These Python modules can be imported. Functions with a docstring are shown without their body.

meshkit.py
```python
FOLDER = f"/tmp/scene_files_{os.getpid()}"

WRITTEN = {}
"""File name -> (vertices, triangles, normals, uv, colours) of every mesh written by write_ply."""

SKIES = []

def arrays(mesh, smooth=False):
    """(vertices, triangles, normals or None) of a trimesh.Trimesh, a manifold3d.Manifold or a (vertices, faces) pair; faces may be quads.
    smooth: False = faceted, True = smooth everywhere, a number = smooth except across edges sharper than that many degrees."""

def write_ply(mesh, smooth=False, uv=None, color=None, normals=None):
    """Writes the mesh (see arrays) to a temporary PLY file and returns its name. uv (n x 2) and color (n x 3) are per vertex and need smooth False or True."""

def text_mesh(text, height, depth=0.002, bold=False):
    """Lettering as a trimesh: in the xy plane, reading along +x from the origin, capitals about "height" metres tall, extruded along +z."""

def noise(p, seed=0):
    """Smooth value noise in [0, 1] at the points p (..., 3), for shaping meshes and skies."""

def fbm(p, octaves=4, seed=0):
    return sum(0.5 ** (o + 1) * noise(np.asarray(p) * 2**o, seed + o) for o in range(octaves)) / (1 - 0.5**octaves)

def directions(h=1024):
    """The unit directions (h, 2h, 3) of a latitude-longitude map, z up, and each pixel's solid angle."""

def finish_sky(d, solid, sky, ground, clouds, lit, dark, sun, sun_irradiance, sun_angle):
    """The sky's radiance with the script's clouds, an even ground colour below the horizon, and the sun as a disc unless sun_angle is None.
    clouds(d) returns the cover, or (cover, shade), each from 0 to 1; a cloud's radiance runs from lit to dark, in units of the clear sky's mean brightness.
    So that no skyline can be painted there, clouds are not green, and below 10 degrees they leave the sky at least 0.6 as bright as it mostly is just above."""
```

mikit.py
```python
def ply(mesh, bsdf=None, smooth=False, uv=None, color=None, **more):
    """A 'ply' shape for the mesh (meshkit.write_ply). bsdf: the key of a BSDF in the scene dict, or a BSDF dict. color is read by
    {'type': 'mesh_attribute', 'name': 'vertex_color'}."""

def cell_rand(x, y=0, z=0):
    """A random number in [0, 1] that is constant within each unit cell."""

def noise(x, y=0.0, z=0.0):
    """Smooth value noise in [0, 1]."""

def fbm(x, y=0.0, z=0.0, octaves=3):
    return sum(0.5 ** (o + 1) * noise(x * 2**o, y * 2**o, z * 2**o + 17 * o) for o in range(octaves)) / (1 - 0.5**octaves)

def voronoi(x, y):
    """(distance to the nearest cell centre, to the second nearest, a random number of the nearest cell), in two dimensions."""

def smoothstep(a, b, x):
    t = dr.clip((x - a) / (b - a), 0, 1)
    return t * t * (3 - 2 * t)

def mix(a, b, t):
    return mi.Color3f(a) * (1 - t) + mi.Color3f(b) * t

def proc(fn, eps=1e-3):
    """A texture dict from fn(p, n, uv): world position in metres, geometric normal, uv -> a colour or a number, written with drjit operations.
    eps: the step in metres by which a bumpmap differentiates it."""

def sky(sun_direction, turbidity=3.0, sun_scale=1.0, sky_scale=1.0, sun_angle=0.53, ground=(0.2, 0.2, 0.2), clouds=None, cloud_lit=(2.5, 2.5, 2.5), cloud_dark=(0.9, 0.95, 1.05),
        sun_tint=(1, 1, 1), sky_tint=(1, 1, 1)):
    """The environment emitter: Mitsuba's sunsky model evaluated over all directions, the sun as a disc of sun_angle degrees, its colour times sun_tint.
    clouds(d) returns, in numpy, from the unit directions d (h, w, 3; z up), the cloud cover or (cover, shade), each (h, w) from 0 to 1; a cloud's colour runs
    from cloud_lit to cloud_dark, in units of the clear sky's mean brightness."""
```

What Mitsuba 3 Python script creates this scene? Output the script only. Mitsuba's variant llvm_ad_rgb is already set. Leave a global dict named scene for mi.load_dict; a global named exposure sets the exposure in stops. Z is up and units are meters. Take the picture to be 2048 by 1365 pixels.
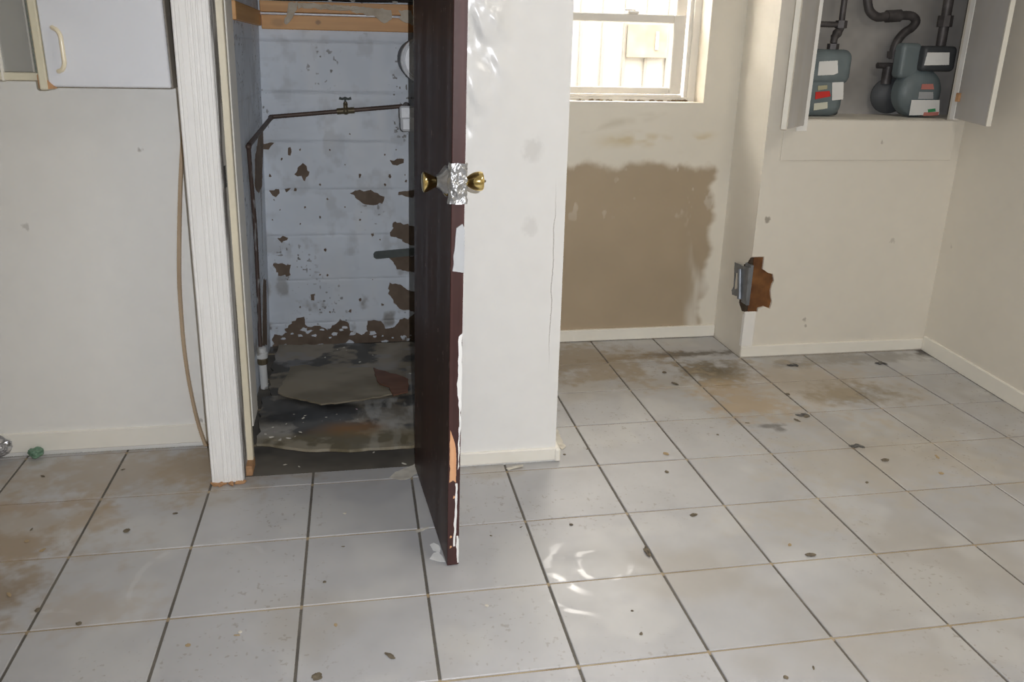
import math, random, sys
import numpy as np, trimesh, manifold3d
import mitsuba as mi, drjit as dr
from shapely.geometry import Polygon, box as sbox, Point, LineString, MultiPolygon
from shapely.ops import unary_union
import mikit, meshkit
from mikit import noise, fbm, voronoi, cell_rand, smoothstep, mix, proc

scene, labels = {'type': 'scene'}, {}
T4 = mi.ScalarTransform4f

# ------------------------------------------------------------------ camera
F_PX, PITCH, YAW, ROLL = 1677.44, 0.3327, 0.1859, 0.0215
EYE = np.array([0.7814, -2.3722, 1.2764])
fwd = np.array([math.sin(YAW) * math.cos(PITCH), math.cos(YAW) * math.cos(PITCH), -math.sin(PITCH)])
rgt = np.array([math.cos(YAW), -math.sin(YAW), 0.0])
upv = np.cross(rgt, fwd)
cam_up = -math.sin(ROLL) * rgt + math.cos(ROLL) * upv
scene['camera'] = {'type': 'perspective', 'fov': math.degrees(2 * math.atan(1024 / F_PX)), 'fov_axis': 'x', 'near_clip': 0.05, 'far_clip': 200.0,
                   'to_world': T4().look_at(origin=EYE.tolist(), target=(EYE + fwd).tolist(), up=cam_up.tolist())}
# ------------------------------------------------------------------ light: hazy daylight outside, the camera's flash
scene['sky'] = mikit.sky((0.25, 0.75, 0.75), turbidity=5.0, sun_scale=0.0, sky_scale=1.0, clouds=lambda d: np.ones(d.shape[:2]),
                         cloud_lit=(114.0, 107.0, 96.0), cloud_dark=(1.0, 1.0, 1.0))
fpos = EYE + 0.045 * rgt + 0.03 * upv
scene['flash'] = {'type': 'spot', 'to_world': T4().look_at(origin=fpos.tolist(), target=(fpos + fwd + 0.06 * upv).tolist(), up=[0, 0, 1]), 'cutoff_angle': 62.0, 'beam_width': 26.0,
                  'intensity': {'type': 'rgb', 'value': [5.0, 5.15, 5.5]}}
scene['ceiling_lamp__diffuser'] = mikit.ply(trimesh.creation.box((.28, 1.16, .03)).apply_translation((2.2, -1.75, 2.33)), {'type': 'diffuse', 'reflectance': {'type': 'rgb', 'value': .8}},
                                            emitter={'type': 'area', 'radiance': {'type': 'rgb', 'value': [9.4, 8.8, 7.9]}})
labels['ceiling_lamp'] = {'label': 'long white strip lamp on the ceiling behind the viewer', 'category': 'lamp'}
exposure = 0.85

rng = np.random.default_rng(7)
random.seed(7)

# ------------------------------------------------------------------ helpers
def L(key, label=None, cat=None, group=None, kind=None):
    d = {}
    if label: d['label'] = label
    if cat: d['category'] = cat
    if group: d['group'] = group
    if kind: d['kind'] = kind
    labels[key] = d

def free(name):
    if not any(k == name or k.startswith(name + '__') for k in list(scene) + list(labels)): return name
    n = 1
    while any(k == '%s_%03d' % (name, n) or k.startswith('%s_%03d__' % (name, n)) for k in list(scene) + list(labels)): n += 1
    return '%s_%03d' % (name, n)

used = {}
def part(parent, name, mesh, m, smooth=False, label=None, **kw):
    key = parent + '__' + name
    n = used.get(key, 0); used[key] = n + 1
    if n: key += '_%03d' % n
    scene[key] = mikit.ply(mesh, m, smooth=smooth, **kw)
    if label: labels[key] = {'label': label}
    return key

def one(name, mesh, m, label, cat, group=None, kind=None, smooth=False):
    key = free(name)
    scene[key] = mikit.ply(mesh, m, smooth=smooth)
    L(key, label, cat, group, kind)
    return key

def thing(name, label, cat, group=None, kind=None):
    key = free(name); L(key, label, cat, group, kind)
    return key

def box(x0, x1, y0, y1, z0, z1):
    m = trimesh.creation.box(extents=(x1 - x0, y1 - y0, z1 - z0)); m.apply_translation(((x0 + x1) / 2, (y0 + y1) / 2, (z0 + z1) / 2)); return m

def cbox(x0, x1, y0, y1, z0, z1, c=0.002):
    p = []
    for sx in (0, 1):
        for sy in (0, 1):
            for sz in (0, 1):
                X, Y, Z = (x0, x1)[sx], (y0, y1)[sy], (z0, z1)[sz]
                ix, iy, iz = (c, -c)[sx], (c, -c)[sy], (c, -c)[sz]
                p += [(X, Y + iy, Z + iz), (X + ix, Y, Z + iz), (X + ix, Y + iy, Z)]
    return trimesh.convex.convex_hull(np.array(p))

def hull(p): return trimesh.convex.convex_hull(np.array(p, float))

def hexa(base, top):
    return hull(list(base) + list(top))

def man(m):
    v, f, _ = meshkit.arrays(m)
    t = trimesh.Trimesh(v, f); t.merge_vertices()
    return manifold3d.Manifold(manifold3d.Mesh(np.asarray(t.vertices, np.float32), np.asarray(t.faces, np.uint32)))

def tm(m):
    k = m.to_mesh(); return trimesh.Trimesh(k.vert_properties[:, :3], k.tri_verts, process=False)

def minus(a, *bs):
    r = man(a)
    for b in bs: r = r - man(b)
    return tm(r)

def cat(*ms): return trimesh.util.concatenate(list(ms))

AXES = {'y': (0, 2, 1), 'x': (1, 2, 0), 'z': (0, 1, 2)}
def slab(poly, axis, lo, hi):
    """A flat outline (in the plane across axis) given depth from lo to hi along it."""
    if isinstance(poly, list): poly = Polygon(poly)
    if not poly.is_valid: poly = poly.buffer(0)
    ps = [g for g in getattr(poly, 'geoms', [poly]) if g.area > 1e-7]
    m = cat(*[trimesh.creation.extrude_polygon(g, hi - lo, engine='earcut') for g in ps])
    v = m.vertices; o = np.empty_like(v); a, b, c = AXES[axis]
    o[:, a], o[:, b], o[:, c] = v[:, 0], v[:, 1], v[:, 2] + lo
    m = trimesh.Trimesh(o, m.faces, process=False)
    if axis == 'y': m.invert()
    return m

def flat(pts, axis):
    a, b, _ = AXES[axis]; return [(p[a], p[b]) for p in pts]

def jag(pts, amp, step, seed):
    """An outline with its edges broken up irregularly."""
    r = np.random.default_rng(seed); out = []; n = len(pts)
    for i in range(n):
        a, b = np.array(pts[i]), np.array(pts[(i + 1) % n]); d = np.linalg.norm(b - a); k = max(1, int(d / step))
        for j in range(k):
            q = a + (b - a) * j / k
            out.append(tuple(q + (r.normal(0, amp, 2) if j else r.normal(0, amp * .4, 2))))
    g = Polygon(out).buffer(0)
    return max(getattr(g, 'geoms', [g]), key=lambda s: s.area)

def blob(cx, cy, r, seed, n=14, e=1.0):
    q = np.random.default_rng(seed); a = np.sort(q.uniform(0, 2 * np.pi, n)); k = r * q.uniform(.5, 1.25, n)
    g = Polygon(np.c_[cx + k * np.cos(a) * e, cy + k * np.sin(a)]).buffer(0)
    return max(getattr(g, 'geoms', [g]), key=lambda s: s.area) if not g.is_empty else Point(cx, cy).buffer(r)

def tube(pts, r, sides=12):
    """A bent bar: capped rings along the points, mitred at the bends."""
    p = np.asarray(pts, float); rr = np.broadcast_to(r, (len(p),))
    t = np.gradient(p, axis=0)
    for i in range(1, len(p) - 1):
        a, b = p[i] - p[i - 1], p[i + 1] - p[i]; t[i] = a / np.linalg.norm(a) + b / np.linalg.norm(b)
    t /= np.linalg.norm(t, axis=1, keepdims=True)
    u = np.cross(t[0], [0, 0, 1.] if abs(t[0][2]) < .9 else [1., 0, 0]); u /= np.linalg.norm(u)
    V = []
    for i in range(len(p)):
        u = u - t[i] * (u @ t[i]); u /= np.linalg.norm(u); w = np.cross(t[i], u)
        k = 1.0
        if 0 < i < len(p) - 1:
            a = (p[i + 1] - p[i]) / np.linalg.norm(p[i + 1] - p[i]); k = 1 / max(.5, a @ t[i])
        for j in range(sides):
            th = 2 * np.pi * j / sides; V.append(p[i] + rr[i] * (np.cos(th) * u + np.sin(th) * w) * (k ** .5))
    Fc = []
    for i in range(len(p) - 1):
        for j in range(sides):
            a, b = i * sides + j, i * sides + (j + 1) % sides
            Fc += [(a, b, b + sides), (a, b + sides, a + sides)]
    n = len(V); V += [p[0], p[-1]]
    for j in range(sides):
        Fc += [(n, (j + 1) % sides, j), (n + 1, n - sides + j, n - sides + (j + 1) % sides)]
    return trimesh.Trimesh(V, Fc, process=False)

def lathe(profile, origin, axis, n=40):
    """profile: (radius, height) pairs turned about axis from origin."""
    m = trimesh.creation.revolve(np.array(profile, float), sections=n)
    m.apply_transform(trimesh.geometry.align_vectors([0, 0, 1], np.array(axis, float) / np.linalg.norm(axis)))
    m.apply_translation(origin); return m

def curve(pts, n=6):
    """Catmull-Rom through the points."""
    p = np.asarray(pts, float); p = np.vstack([2 * p[0] - p[1], p, 2 * p[-1] - p[-2]]); o = []
    for i in range(1, len(p) - 2):
        for k in range(n):
            t = k / n; a, b, c, d = p[i - 1:i + 3]
            o.append(.5 * (2 * b + (c - a) * t + (2 * a - 5 * b + 4 * c - d) * t * t + (3 * b - a - 3 * c + d) * t ** 3))
    o.append(p[-2]); return np.array(o)

def crumb(c, r, seed, flatness=.5, stretch=(1, 1), sub=2):
    m = trimesh.creation.icosphere(subdivisions=sub, radius=1.0); v = m.vertices
    n = meshkit.fbm(v * 1.7 + seed * 3.1, 3, seed) - .5
    v = v * (1 + 1.1 * n[:, None]); v = v * np.array([r * stretch[0], r * stretch[1], r * flatness])
    a = seed * 1.3; R = np.array([[math.cos(a), -math.sin(a), 0], [math.sin(a), math.cos(a), 0], [0, 0, 1]])
    v = v @ R.T; v[:, 2] -= v[:, 2].min(); v[:, 2] -= .0004
    m.vertices = v + np.array(c); return m

def sheet(poly, z, thick, amp, seed, edge=.03, freq=6, tilt=None):
    """A warped thin board lying down."""
    m = slab(poly, 'z', 0, thick)
    v, f = trimesh.remesh.subdivide_to_size(m.vertices, m.faces, edge)
    m = trimesh.Trimesh(v, f); m.merge_vertices(); v = np.array(m.vertices)
    h = (meshkit.fbm(np.c_[v[:, :2] * freq, np.zeros(len(v))], 3, seed) - .5) * 2 * amp
    v[:, 2] += z + h + (0 if tilt is None else tilt(v)); m.vertices = v; return m

# ------------------------------------------------------------------ materials
def mat(name, color, rough=.5, metallic=0., spec=.5, bump=None, bscale=.001, clearcoat=0., two=True):
    c = {'type': 'rgb', 'value': list(color)} if isinstance(color, (tuple, list)) else proc(color)
    r = proc(rough) if callable(rough) else rough
    b = {'type': 'principled', 'base_color': c, 'roughness': r, 'metallic': metallic, 'specular': spec}
    if clearcoat: b['clearcoat'] = clearcoat; b['clearcoat_gloss'] = .8
    if bump: b = {'type': 'bumpmap', 'arbitrary': proc(bump, eps=.002), 'scale': bscale, 'bsdf': b}
    scene[name] = {'type': 'twosided', 'bsdf': b} if two else b
    return name

def col(*c): return mi.Color3f(*c)

MARKS = [(2.494, .915, .621, .014, .7), (2.963, .915, .944, .012, .6), (2.733, .915, .166, .012, .5), (2.74, .915, .14, .008, .5), (3.33, .84, .51, .012, .35), (3.10, .915, .52, .014, .3), (3.33, .334, .21, .02, .4),
         (.15, .33, .976, .008, .5), (-.20, .33, .749, .010, .35), (1.285, .05, 1.006, .035, .16), (1.284, .05, .782, .028, .12), (.236, .33, .09, .008, .5)]
def painted(base, mottle=.05, dirt=(.45, .40, .31), amount=.22, scale=3.0):
    def fn(p, n, uv):
        a = fbm(p.x * scale + p.y * scale * .7, p.z * scale, p.y * scale * .3, 4)
        b = fbm(p.x * 23 + p.y * 17, p.z * 23, 3, 2)
        c = mi.Color3f(*base) * (1 - mottle + 2 * mottle * a) * (.985 + .03 * b)
        d = smoothstep(.58, .80, fbm(p.x * 1.9 + 5 + p.y * 1.3, p.z * 1.7 + 3, p.y, 4)) * amount
        c = mix(c, dirt, d)
        for mx, my, mz, mr, k in MARKS:
            q = dr.sqrt(dr.square(p.x - mx) + dr.square(p.y - my) + dr.square((p.z - mz) * .8)) / mr
            c = mix(c, (.20, .17, .13), smoothstep(1.1, .35, q + (1.3 if mr < .02 else .5) * (fbm(p.x * 110 + p.y * 110, p.z * 90, 5, 2) - .5)) * k)
        return c
    return fn

WALLC = (.705, .668, .592)
mat('mat_wall', painted(WALLC), .55, bump=lambda p, n, uv: fbm(p.x * 60 + p.y * 60, p.z * 60, 1, 2), bscale=.0006)
_white = painted((.80, .795, .77), .03, amount=.12)
def white_wall(p, n, uv):
    line = 1.357 + .004 * (p.z - .5) + .008 * (fbm(p.z * 22, 1, 1, 3) - .5)
    crack = smoothstep(.0016, .0006, dr.abs(p.x - line)) * smoothstep(.95, .75, p.z) * smoothstep(.3, .5, p.z)
    return mix(_white(p, n, uv), (.30, .28, .25), crack * .8)
mat('mat_wall_left', painted((.77, .76, .725), .02, amount=.10), .5, bump=lambda p, n, uv: fbm(p.x * 60 + p.y * 60, p.z * 60, 1, 2), bscale=.0005)
mat('mat_wall_white', white_wall, .24,
    bump=lambda p, n, uv: fbm(p.x * 11 + p.z * 3, p.z * 7, 2, 3) * smoothstep(.85, 1.35, p.z) * smoothstep(1.32, 1.15, p.x) * 4 + .06 * fbm(p.x * 40, p.z * 40, 2, 2), bscale=.012)
mat('mat_trim', painted((.80, .775, .70), .04, amount=.18), .4)
mat('mat_trim_white', painted((.82, .81, .78), .03, amount=.10), .35)
mat('mat_cream', painted((.74, .67, .50), .04, amount=.25), .4)
mat('mat_jamb_grey', lambda p, n, uv: mix((.42, .41, .39), (.12, .11, .10), smoothstep(.45, .7, fbm(p.y * 30 + p.x * 30, p.z * 6, 1, 4))), .6)

def back_wall_color(p, n, uv):
    x, z = p.x, p.z
    base = mi.Color3f(.70, .66, .575) * (.93 + .14 * fbm(x * 3, z * 3, 1, 3))
    # where the paint was never put on: bare tan plaster with brushed filler round its edge
    e = fbm(x * 14, z * 6, 4, 4) - .5
    top = .81 + .05 * (fbm(x * 9, 2, 1, 3) - .5) + .025 * (fbm(x * 30, z * 30, 1, 3) - .5)
    right = 2.36 + .14 * (fbm(3, z * 7, 8, 4) - .55) + .03 * e
    m = smoothstep(top + .022, top - .022, z) * smoothstep(right + .02, right - .02, x)
    tan = mi.Color3f(.37, .295, .205) * (.92 + .16 * fbm(x * 5, z * 5, 3, 3))
    flecks = smoothstep(.70, .80, fbm(x * 22, z * 12, 6, 3)) * smoothstep(.45, .75, z) * .5
    c = mix(base, mix(tan, (.66, .62, .55), flecks), m)
    smear = smoothstep(.45, .75, fbm(x * 12, z * 4, 11, 3)) * smoothstep(2.26, 2.34, x) * smoothstep(.85, .7, z) * .8
    c = mix(c, (.70, .67, .60), smear)
    yel = smoothstep(.05, 0, dr.abs(z - .915 - .02 * (x - 2.1) - .05 * (fbm(x * 6, 1, 1, 3) - .5))) * smoothstep(1.75, 2.0, x) * smoothstep(2.42, 2.25, x) * smoothstep(.35, .65, fbm(x * 10, z * 18, 2, 3))
    c = mix(c, (.47, .36, .16), yel * .75)
    yel2 = smoothstep(.03, 0, dr.abs(z - .985 - .18 * (x - 1.85))) * smoothstep(.4, .7, fbm(x * 9, z * 14, 5, 3))
    return mix(c, (.45, .40, .30), yel2 * .4)
mat('mat_back_wall', back_wall_color, .6, bump=lambda p, n, uv: fbm(p.x * 30, p.z * 30, 1, 3), bscale=.001)

def closet_paint(p, n, uv):
    h = p.x + p.y
    c = mi.Color3f(.655, .70, .75) * (.86 + .28 * fbm(h * 4, p.z * 4, 2, 4))
    c = mix(c, (.73, .745, .755), smoothstep(.5, .8, fbm(h * 9, p.z * 3, 5, 3)) * .5)
    course = smoothstep(.03, .0, dr.abs(p.z / .2 - dr.floor(p.z / .2) - .5)) * smoothstep(.35, .6, fbm(h * 12, p.z * 6, 1, 3))
    c = mix(c, (.34, .37, .42), course * .22)
    low = smoothstep(.55, .05, p.z)
    grime = smoothstep(.52, .72, fbm(h * 13, p.z * 11, 7, 4)) * (.25 + .7 * low)
    c = mix(c, (.25, .235, .21), grime * .9)
    sp = smoothstep(.72, .80, fbm(h * 75, p.z * 75, 4, 2)) * smoothstep(.5, .8, noise(h * 6, p.z * 5, 1))
    return mix(c, (.10, .085, .07), sp * .85)
mat('mat_closet_paint', closet_paint, .5, bump=lambda p, n, uv: fbm((p.x + p.y) * 25, p.z * 25, 1, 4) - .5 * smoothstep(.04, .0, dr.abs(p.z / .2 - dr.floor(p.z / .2) - .5)), bscale=.004)
mat('mat_masonry', lambda p, n, uv: mix((.115, .078, .052), (.20, .15, .11), fbm((p.x + p.y) * 24, p.z * 24, 1, 4)), .8,
    bump=lambda p, n, uv: fbm((p.x + p.y) * 60, p.z * 60, 1, 3), bscale=.003)
def wet_floor(p, n, uv):
    a = fbm(p.x * 7, p.y * 7, 1, 4); b = fbm(p.x * 11 + 4, p.y * 11, 3, 4)
    c = mix((.055, .05, .042), (.17, .145, .115), smoothstep(.3, .7, a))
    return mix(c, (.32, .31, .29), smoothstep(.63, .75, b) * .5)
mat('mat_wet_floor', wet_floor, lambda p, n, uv: .25 + .4 * fbm(p.x * 9, p.y * 9, 2, 2), bump=lambda p, n, uv: fbm(p.x * 30, p.y * 30, 1, 3), bscale=.004)

def board_back(p, n, uv):
    a = fbm(p.x * 6, p.y * 6, 2, 4); b = fbm(p.x * 9 + 2, p.y * 9, 5, 4)
    c = mix((.19, .16, .115), (.30, .26, .20), smoothstep(.3, .7, a))
    c = mix(c, (.04, .04, .038), smoothstep(.50, .62, b) * .85)
    return mix(c, (.30, .30, .31), smoothstep(.60, .75, fbm(p.x * 8 + 9, p.y * 8, 1, 3)) * .45)
mat('mat_board', board_back, .55, bump=lambda p, n, uv: fbm(p.x * 40, p.y * 40, 1, 3), bscale=.003)
def board_plain(p, n, uv):
    a = fbm(p.x * 5, p.y * 9, 2, 4)
    return mix((.17, .142, .095), (.27, .232, .165), smoothstep(.3, .7, a))
mat('mat_board_plain', board_plain, .55, bump=lambda p, n, uv: fbm(p.x * 40, p.y * 40, 1, 3), bscale=.002)
def board_front(p, n, uv):
    x, y = p.x, p.y
    a = fbm(x * 7, y * 7, 2, 4); b = fbm(x * 10 + 2, y * 10, 5, 4)
    c = mix((.15, .13, .10), (.36, .34, .30), smoothstep(.3, .75, a))
    blk = smoothstep(.15, .07, dr.sqrt(dr.square((x - .60) * .65) + dr.square((y - .44) * 1.25)) + .16 * (b - .5))
    c = mix(c, (.02, .021, .022), blk * .95)
    c = mix(c, (.045, .048, .05), smoothstep(.48, .60, b) * .8)
    st = smoothstep(.5, .7, fbm(x * 26, y * 7, 8, 4)) * smoothstep(.70, .80, x)
    c = mix(c, (.42, .42, .40), st * .5)
    rust = smoothstep(.10, .02, dr.sqrt(dr.square((x - .73) * .55) + dr.square(y - .285)) + .08 * (a - .5))
    c = mix(c, (.26, .12, .03), rust * .85)
    return mix(c, (.20, .15, .05), smoothstep(.30, .24, y) * .45)
mat('mat_board_front', board_front, lambda p, n, uv: .3 + .4 * fbm(p.x * 9, p.y * 9, 2, 2), bump=lambda p, n, uv: fbm(p.x * 35, p.y * 35, 1, 4), bscale=.005)
mat('mat_reddish_wood', lambda p, n, uv: mix((.10, .045, .028), (.19, .09, .055), fbm(p.x * 10, p.y * 40, 2, 3)), .6)

def pine(p, n, uv):
    g = fbm((p.x + p.y) * 2.2, p.z * 60, 2, 4)
    knot = smoothstep(.012, .005, dr.sqrt(dr.square((p.x - .655) * .8) + dr.square(p.z - 1.37))) + .5 * smoothstep(.022, .008, dr.sqrt(dr.square((p.x - .50) * .6) + dr.square(p.z - 1.365)))
    c = mix((.56, .27, .085), (.72, .40, .15), g)
    return mix(c, (.20, .10, .04), dr.clip(knot, 0, 1) * .7)
mat('mat_pine', pine, .5)
mat('mat_plaster_scrap', lambda p, n, uv: mix((.46, .37, .26), (.74, .65, .52), fbm(p.x * 25, p.y * 25 + p.z * 25, 3, 4)), .8)
mat('mat_rotten_dark', lambda p, n, uv: mix((.025, .024, .022), (.11, .10, .085), smoothstep(.4, .8, fbm(p.x * 20, p.y * 20, 3, 4))), .8)

def door_wood(p, n, uv):
    g = fbm(p.x * 90 + p.y * 26, p.z * 1.6, 2, 4); s = noise(p.x * 150 + p.y * 150, p.z * 25, 3)
    c = mix((.016, .0065, .0050), (.034, .013, .0095), g)
    return mix(c, (.20, .13, .11), smoothstep(.93, .97, s) * .35)
mat('mat_door_wood', door_wood, lambda p, n, uv: .36 + .15 * noise(p.x * 30 + p.y * 30, p.z * 4, 1), spec=.35, clearcoat=.12)
def door_edge(p, n, uv):
    g = fbm(p.x * 70, p.z * 2.0, 2, 4)
    return mix((.028, .009, .008), (.064, .022, .020), g)
mat('mat_door_edge', door_edge, .38, clearcoat=.2)
mat('mat_bare_wood', lambda p, n, uv: mix((.56, .27, .13), (.70, .40, .22), fbm(p.x * 90, p.z * 9, 1, 3)), .6)
mat('mat_paper_white', lambda p, n, uv: mi.Color3f(.80, .80, .78) * (.85 + .2 * fbm(p.x * 30, p.y * 30 + p.z * 20, 1, 3)), .6)
mat('mat_veneer_grey', (.44, .455, .47), .5)
mat('mat_brass', (.92, .72, .30), .14, metallic=1.0)
mat('mat_brass_old', (.16, .13, .08), .5, metallic=.6)
mat('mat_tape', lambda p, n, uv: mi.Color3f(.52, .53, .545) * (.80 + .35 * fbm(p.x * 60, p.z * 60 + p.y * 60, 1, 3)), .30, metallic=.85)
mat('mat_pipe', lambda p, n, uv: mix((.06, .045, .038), (.13, .085, .065), fbm(p.x * 30, p.z * 30, p.y * 30, 3)), .5, metallic=.2)
mat('mat_pipe_paint', lambda p, n, uv: mix((.075, .05, .04), (.32, .33, .33), smoothstep(.55, .68, fbm(p.x * 50, p.z * 14, p.y * 30, 3))), .5)
mat('mat_fitting_white', lambda p, n, uv: mix((.62, .62, .60), (.30, .29, .26), smoothstep(.6, .75, fbm(p.x * 40, p.z * 40, p.y * 40, 3))), .45)
mat('mat_white_plastic', (.72, .73, .74), .35)
mat('mat_black', (.02, .02, .022), .6)
mat('mat_strap', lambda p, n, uv: mix((.045, .055, .05), (.10, .115, .105), fbm(p.x * 25, p.z * 25, 2, 3)), .5)

mat('mat_cabinet_door', lambda p, n, uv: mi.Color3f(.655, .665, .69) * (.97 + .06 * fbm(p.x * 8, p.z * 8, 1, 3)), .35)
mat('mat_cabinet_side', (.23, .205, .17), .6)
mat('mat_stile', lambda p, n, uv: mix((.68, .64, .50), (.56, .51, .36), fbm(p.x * 20, p.z * 8, 1, 3)), .45)
mat('mat_swollen', lambda p, n, uv: mix((.30, .16, .08), (.52, .30, .15), fbm(p.x * 60, p.z * 60, 1, 3)), .8)
mat('mat_handle', (.80, .72, .53), .22, clearcoat=.5)
mat('mat_grey_sheet', lambda p, n, uv: mi.Color3f(.36, .36, .335) * (.95 + .1 * fbm(p.x * 10, p.z * 5, 1, 3)), .35, metallic=.3)
mat('mat_bright_edge', (.80, .80, .78), .2, metallic=.6)
mat('mat_green_edge', (.22, .24, .20), .3)
mat('mat_batten', lambda p, n, uv: mix((.36, .26, .165), (.47, .36, .24), fbm(p.x * 60, p.z * 5, 2, 3)), .6)

TILE = .305
STAINS = [  # x, y, half width, half depth, colour, strength: spilt and trodden dirt
    (2.27, .76, .19, .17, (.095, .075, .042), 1.0), (2.23, .985, .30, .045, (.085, .07, .05), .9), (1.95, .96, .22, .03, (.20, .14, .08), .7),
    (2.24, .45, .20, .20, (.40, .28, .15), .6), (2.70, .45, .22, .13, (.13, .105, .06), .85), (2.62, .80, .10, .06, (.10, .09, .08), .6),
    (3.0, .83, .45, .08, (.20, .18, .15), .55), (1.75, .95, .40, .30, (.28, .22, .145), .75), (2.5, .55, .5, .35, (.42, .34, .24), .45),
    (-.17, -.24, .16, .10, (.25, .16, .08), .75), (-.10, -.46, .10, .16, (.22, .15, .08), .75), (-.25, -.02, .30, .05, (.30, .19, .11), .6),
    (.05, .15, .60, .20, (.33, .265, .19), .62), (-.2, -.15, .35, .30, (.36, .29, .21), .55), (.25, .13, .16, .14, (.30, .22, .13), .55), (.03, -.13, .12, .08, (.36, .27, .17), .45),
    (1.15, .0, .12, .06, (.36, .32, .26), .5), (2.02, -.42, .22, .12, (.42, .37, .29), .35), (2.5, -.1, .5, .3, (.44, .39, .31), .4),
    (.1, -.55, .2, .12, (.38, .31, .23), .4), (1.1, .15, .1, .1, (.34, .29, .22), .4),
    (2.232, .208, .075, .022, (.14, .135, .13), .95), (2.26, .175, .03, .03, (.14, .135, .13), .9), (3.33, .87, .06, .05, (.05, .04, .035), .9)]
def swirl(x, y):
    """Half-wiped rings in the film on the tiles."""
    w = mi.Float(0)
    for cx, cy, r, t, a0, a1 in ((1.375, -.545, .135, .016, 2.0, 4.4), (1.385, -.545, .072, .013, 2.2, 6.2), (1.37, -.52, .045, .008, 1.2, 3.4), (1.35, -.60, .155, .012, 3.4, 4.6),
                                 (.36, -.46, .17, .010, 0.4, 3.8), (.02, -.72, .18, .010, 1.0, 5.0), (1.5, -.9, .3, .02, 3.0, 5.5)):
        d = dr.sqrt(dr.square(x - cx) + dr.square(y - cy)); th = dr.atan2(y - cy, x - cx); th = dr.select(th < 0, th + 2 * math.pi, th)
        w = dr.maximum(w, smoothstep(t, t * .3, dr.abs(d - r - .02 * (noise(x * 25, y * 25, 3) - .5))) * smoothstep(a0, a0 + .5, th) * smoothstep(a1, a1 - .5, th) * (1.0 if cx > 1 and r < .2 else .35))
    return w * smoothstep(.25, .5, noise(x * 45, y * 45, 8))
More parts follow.
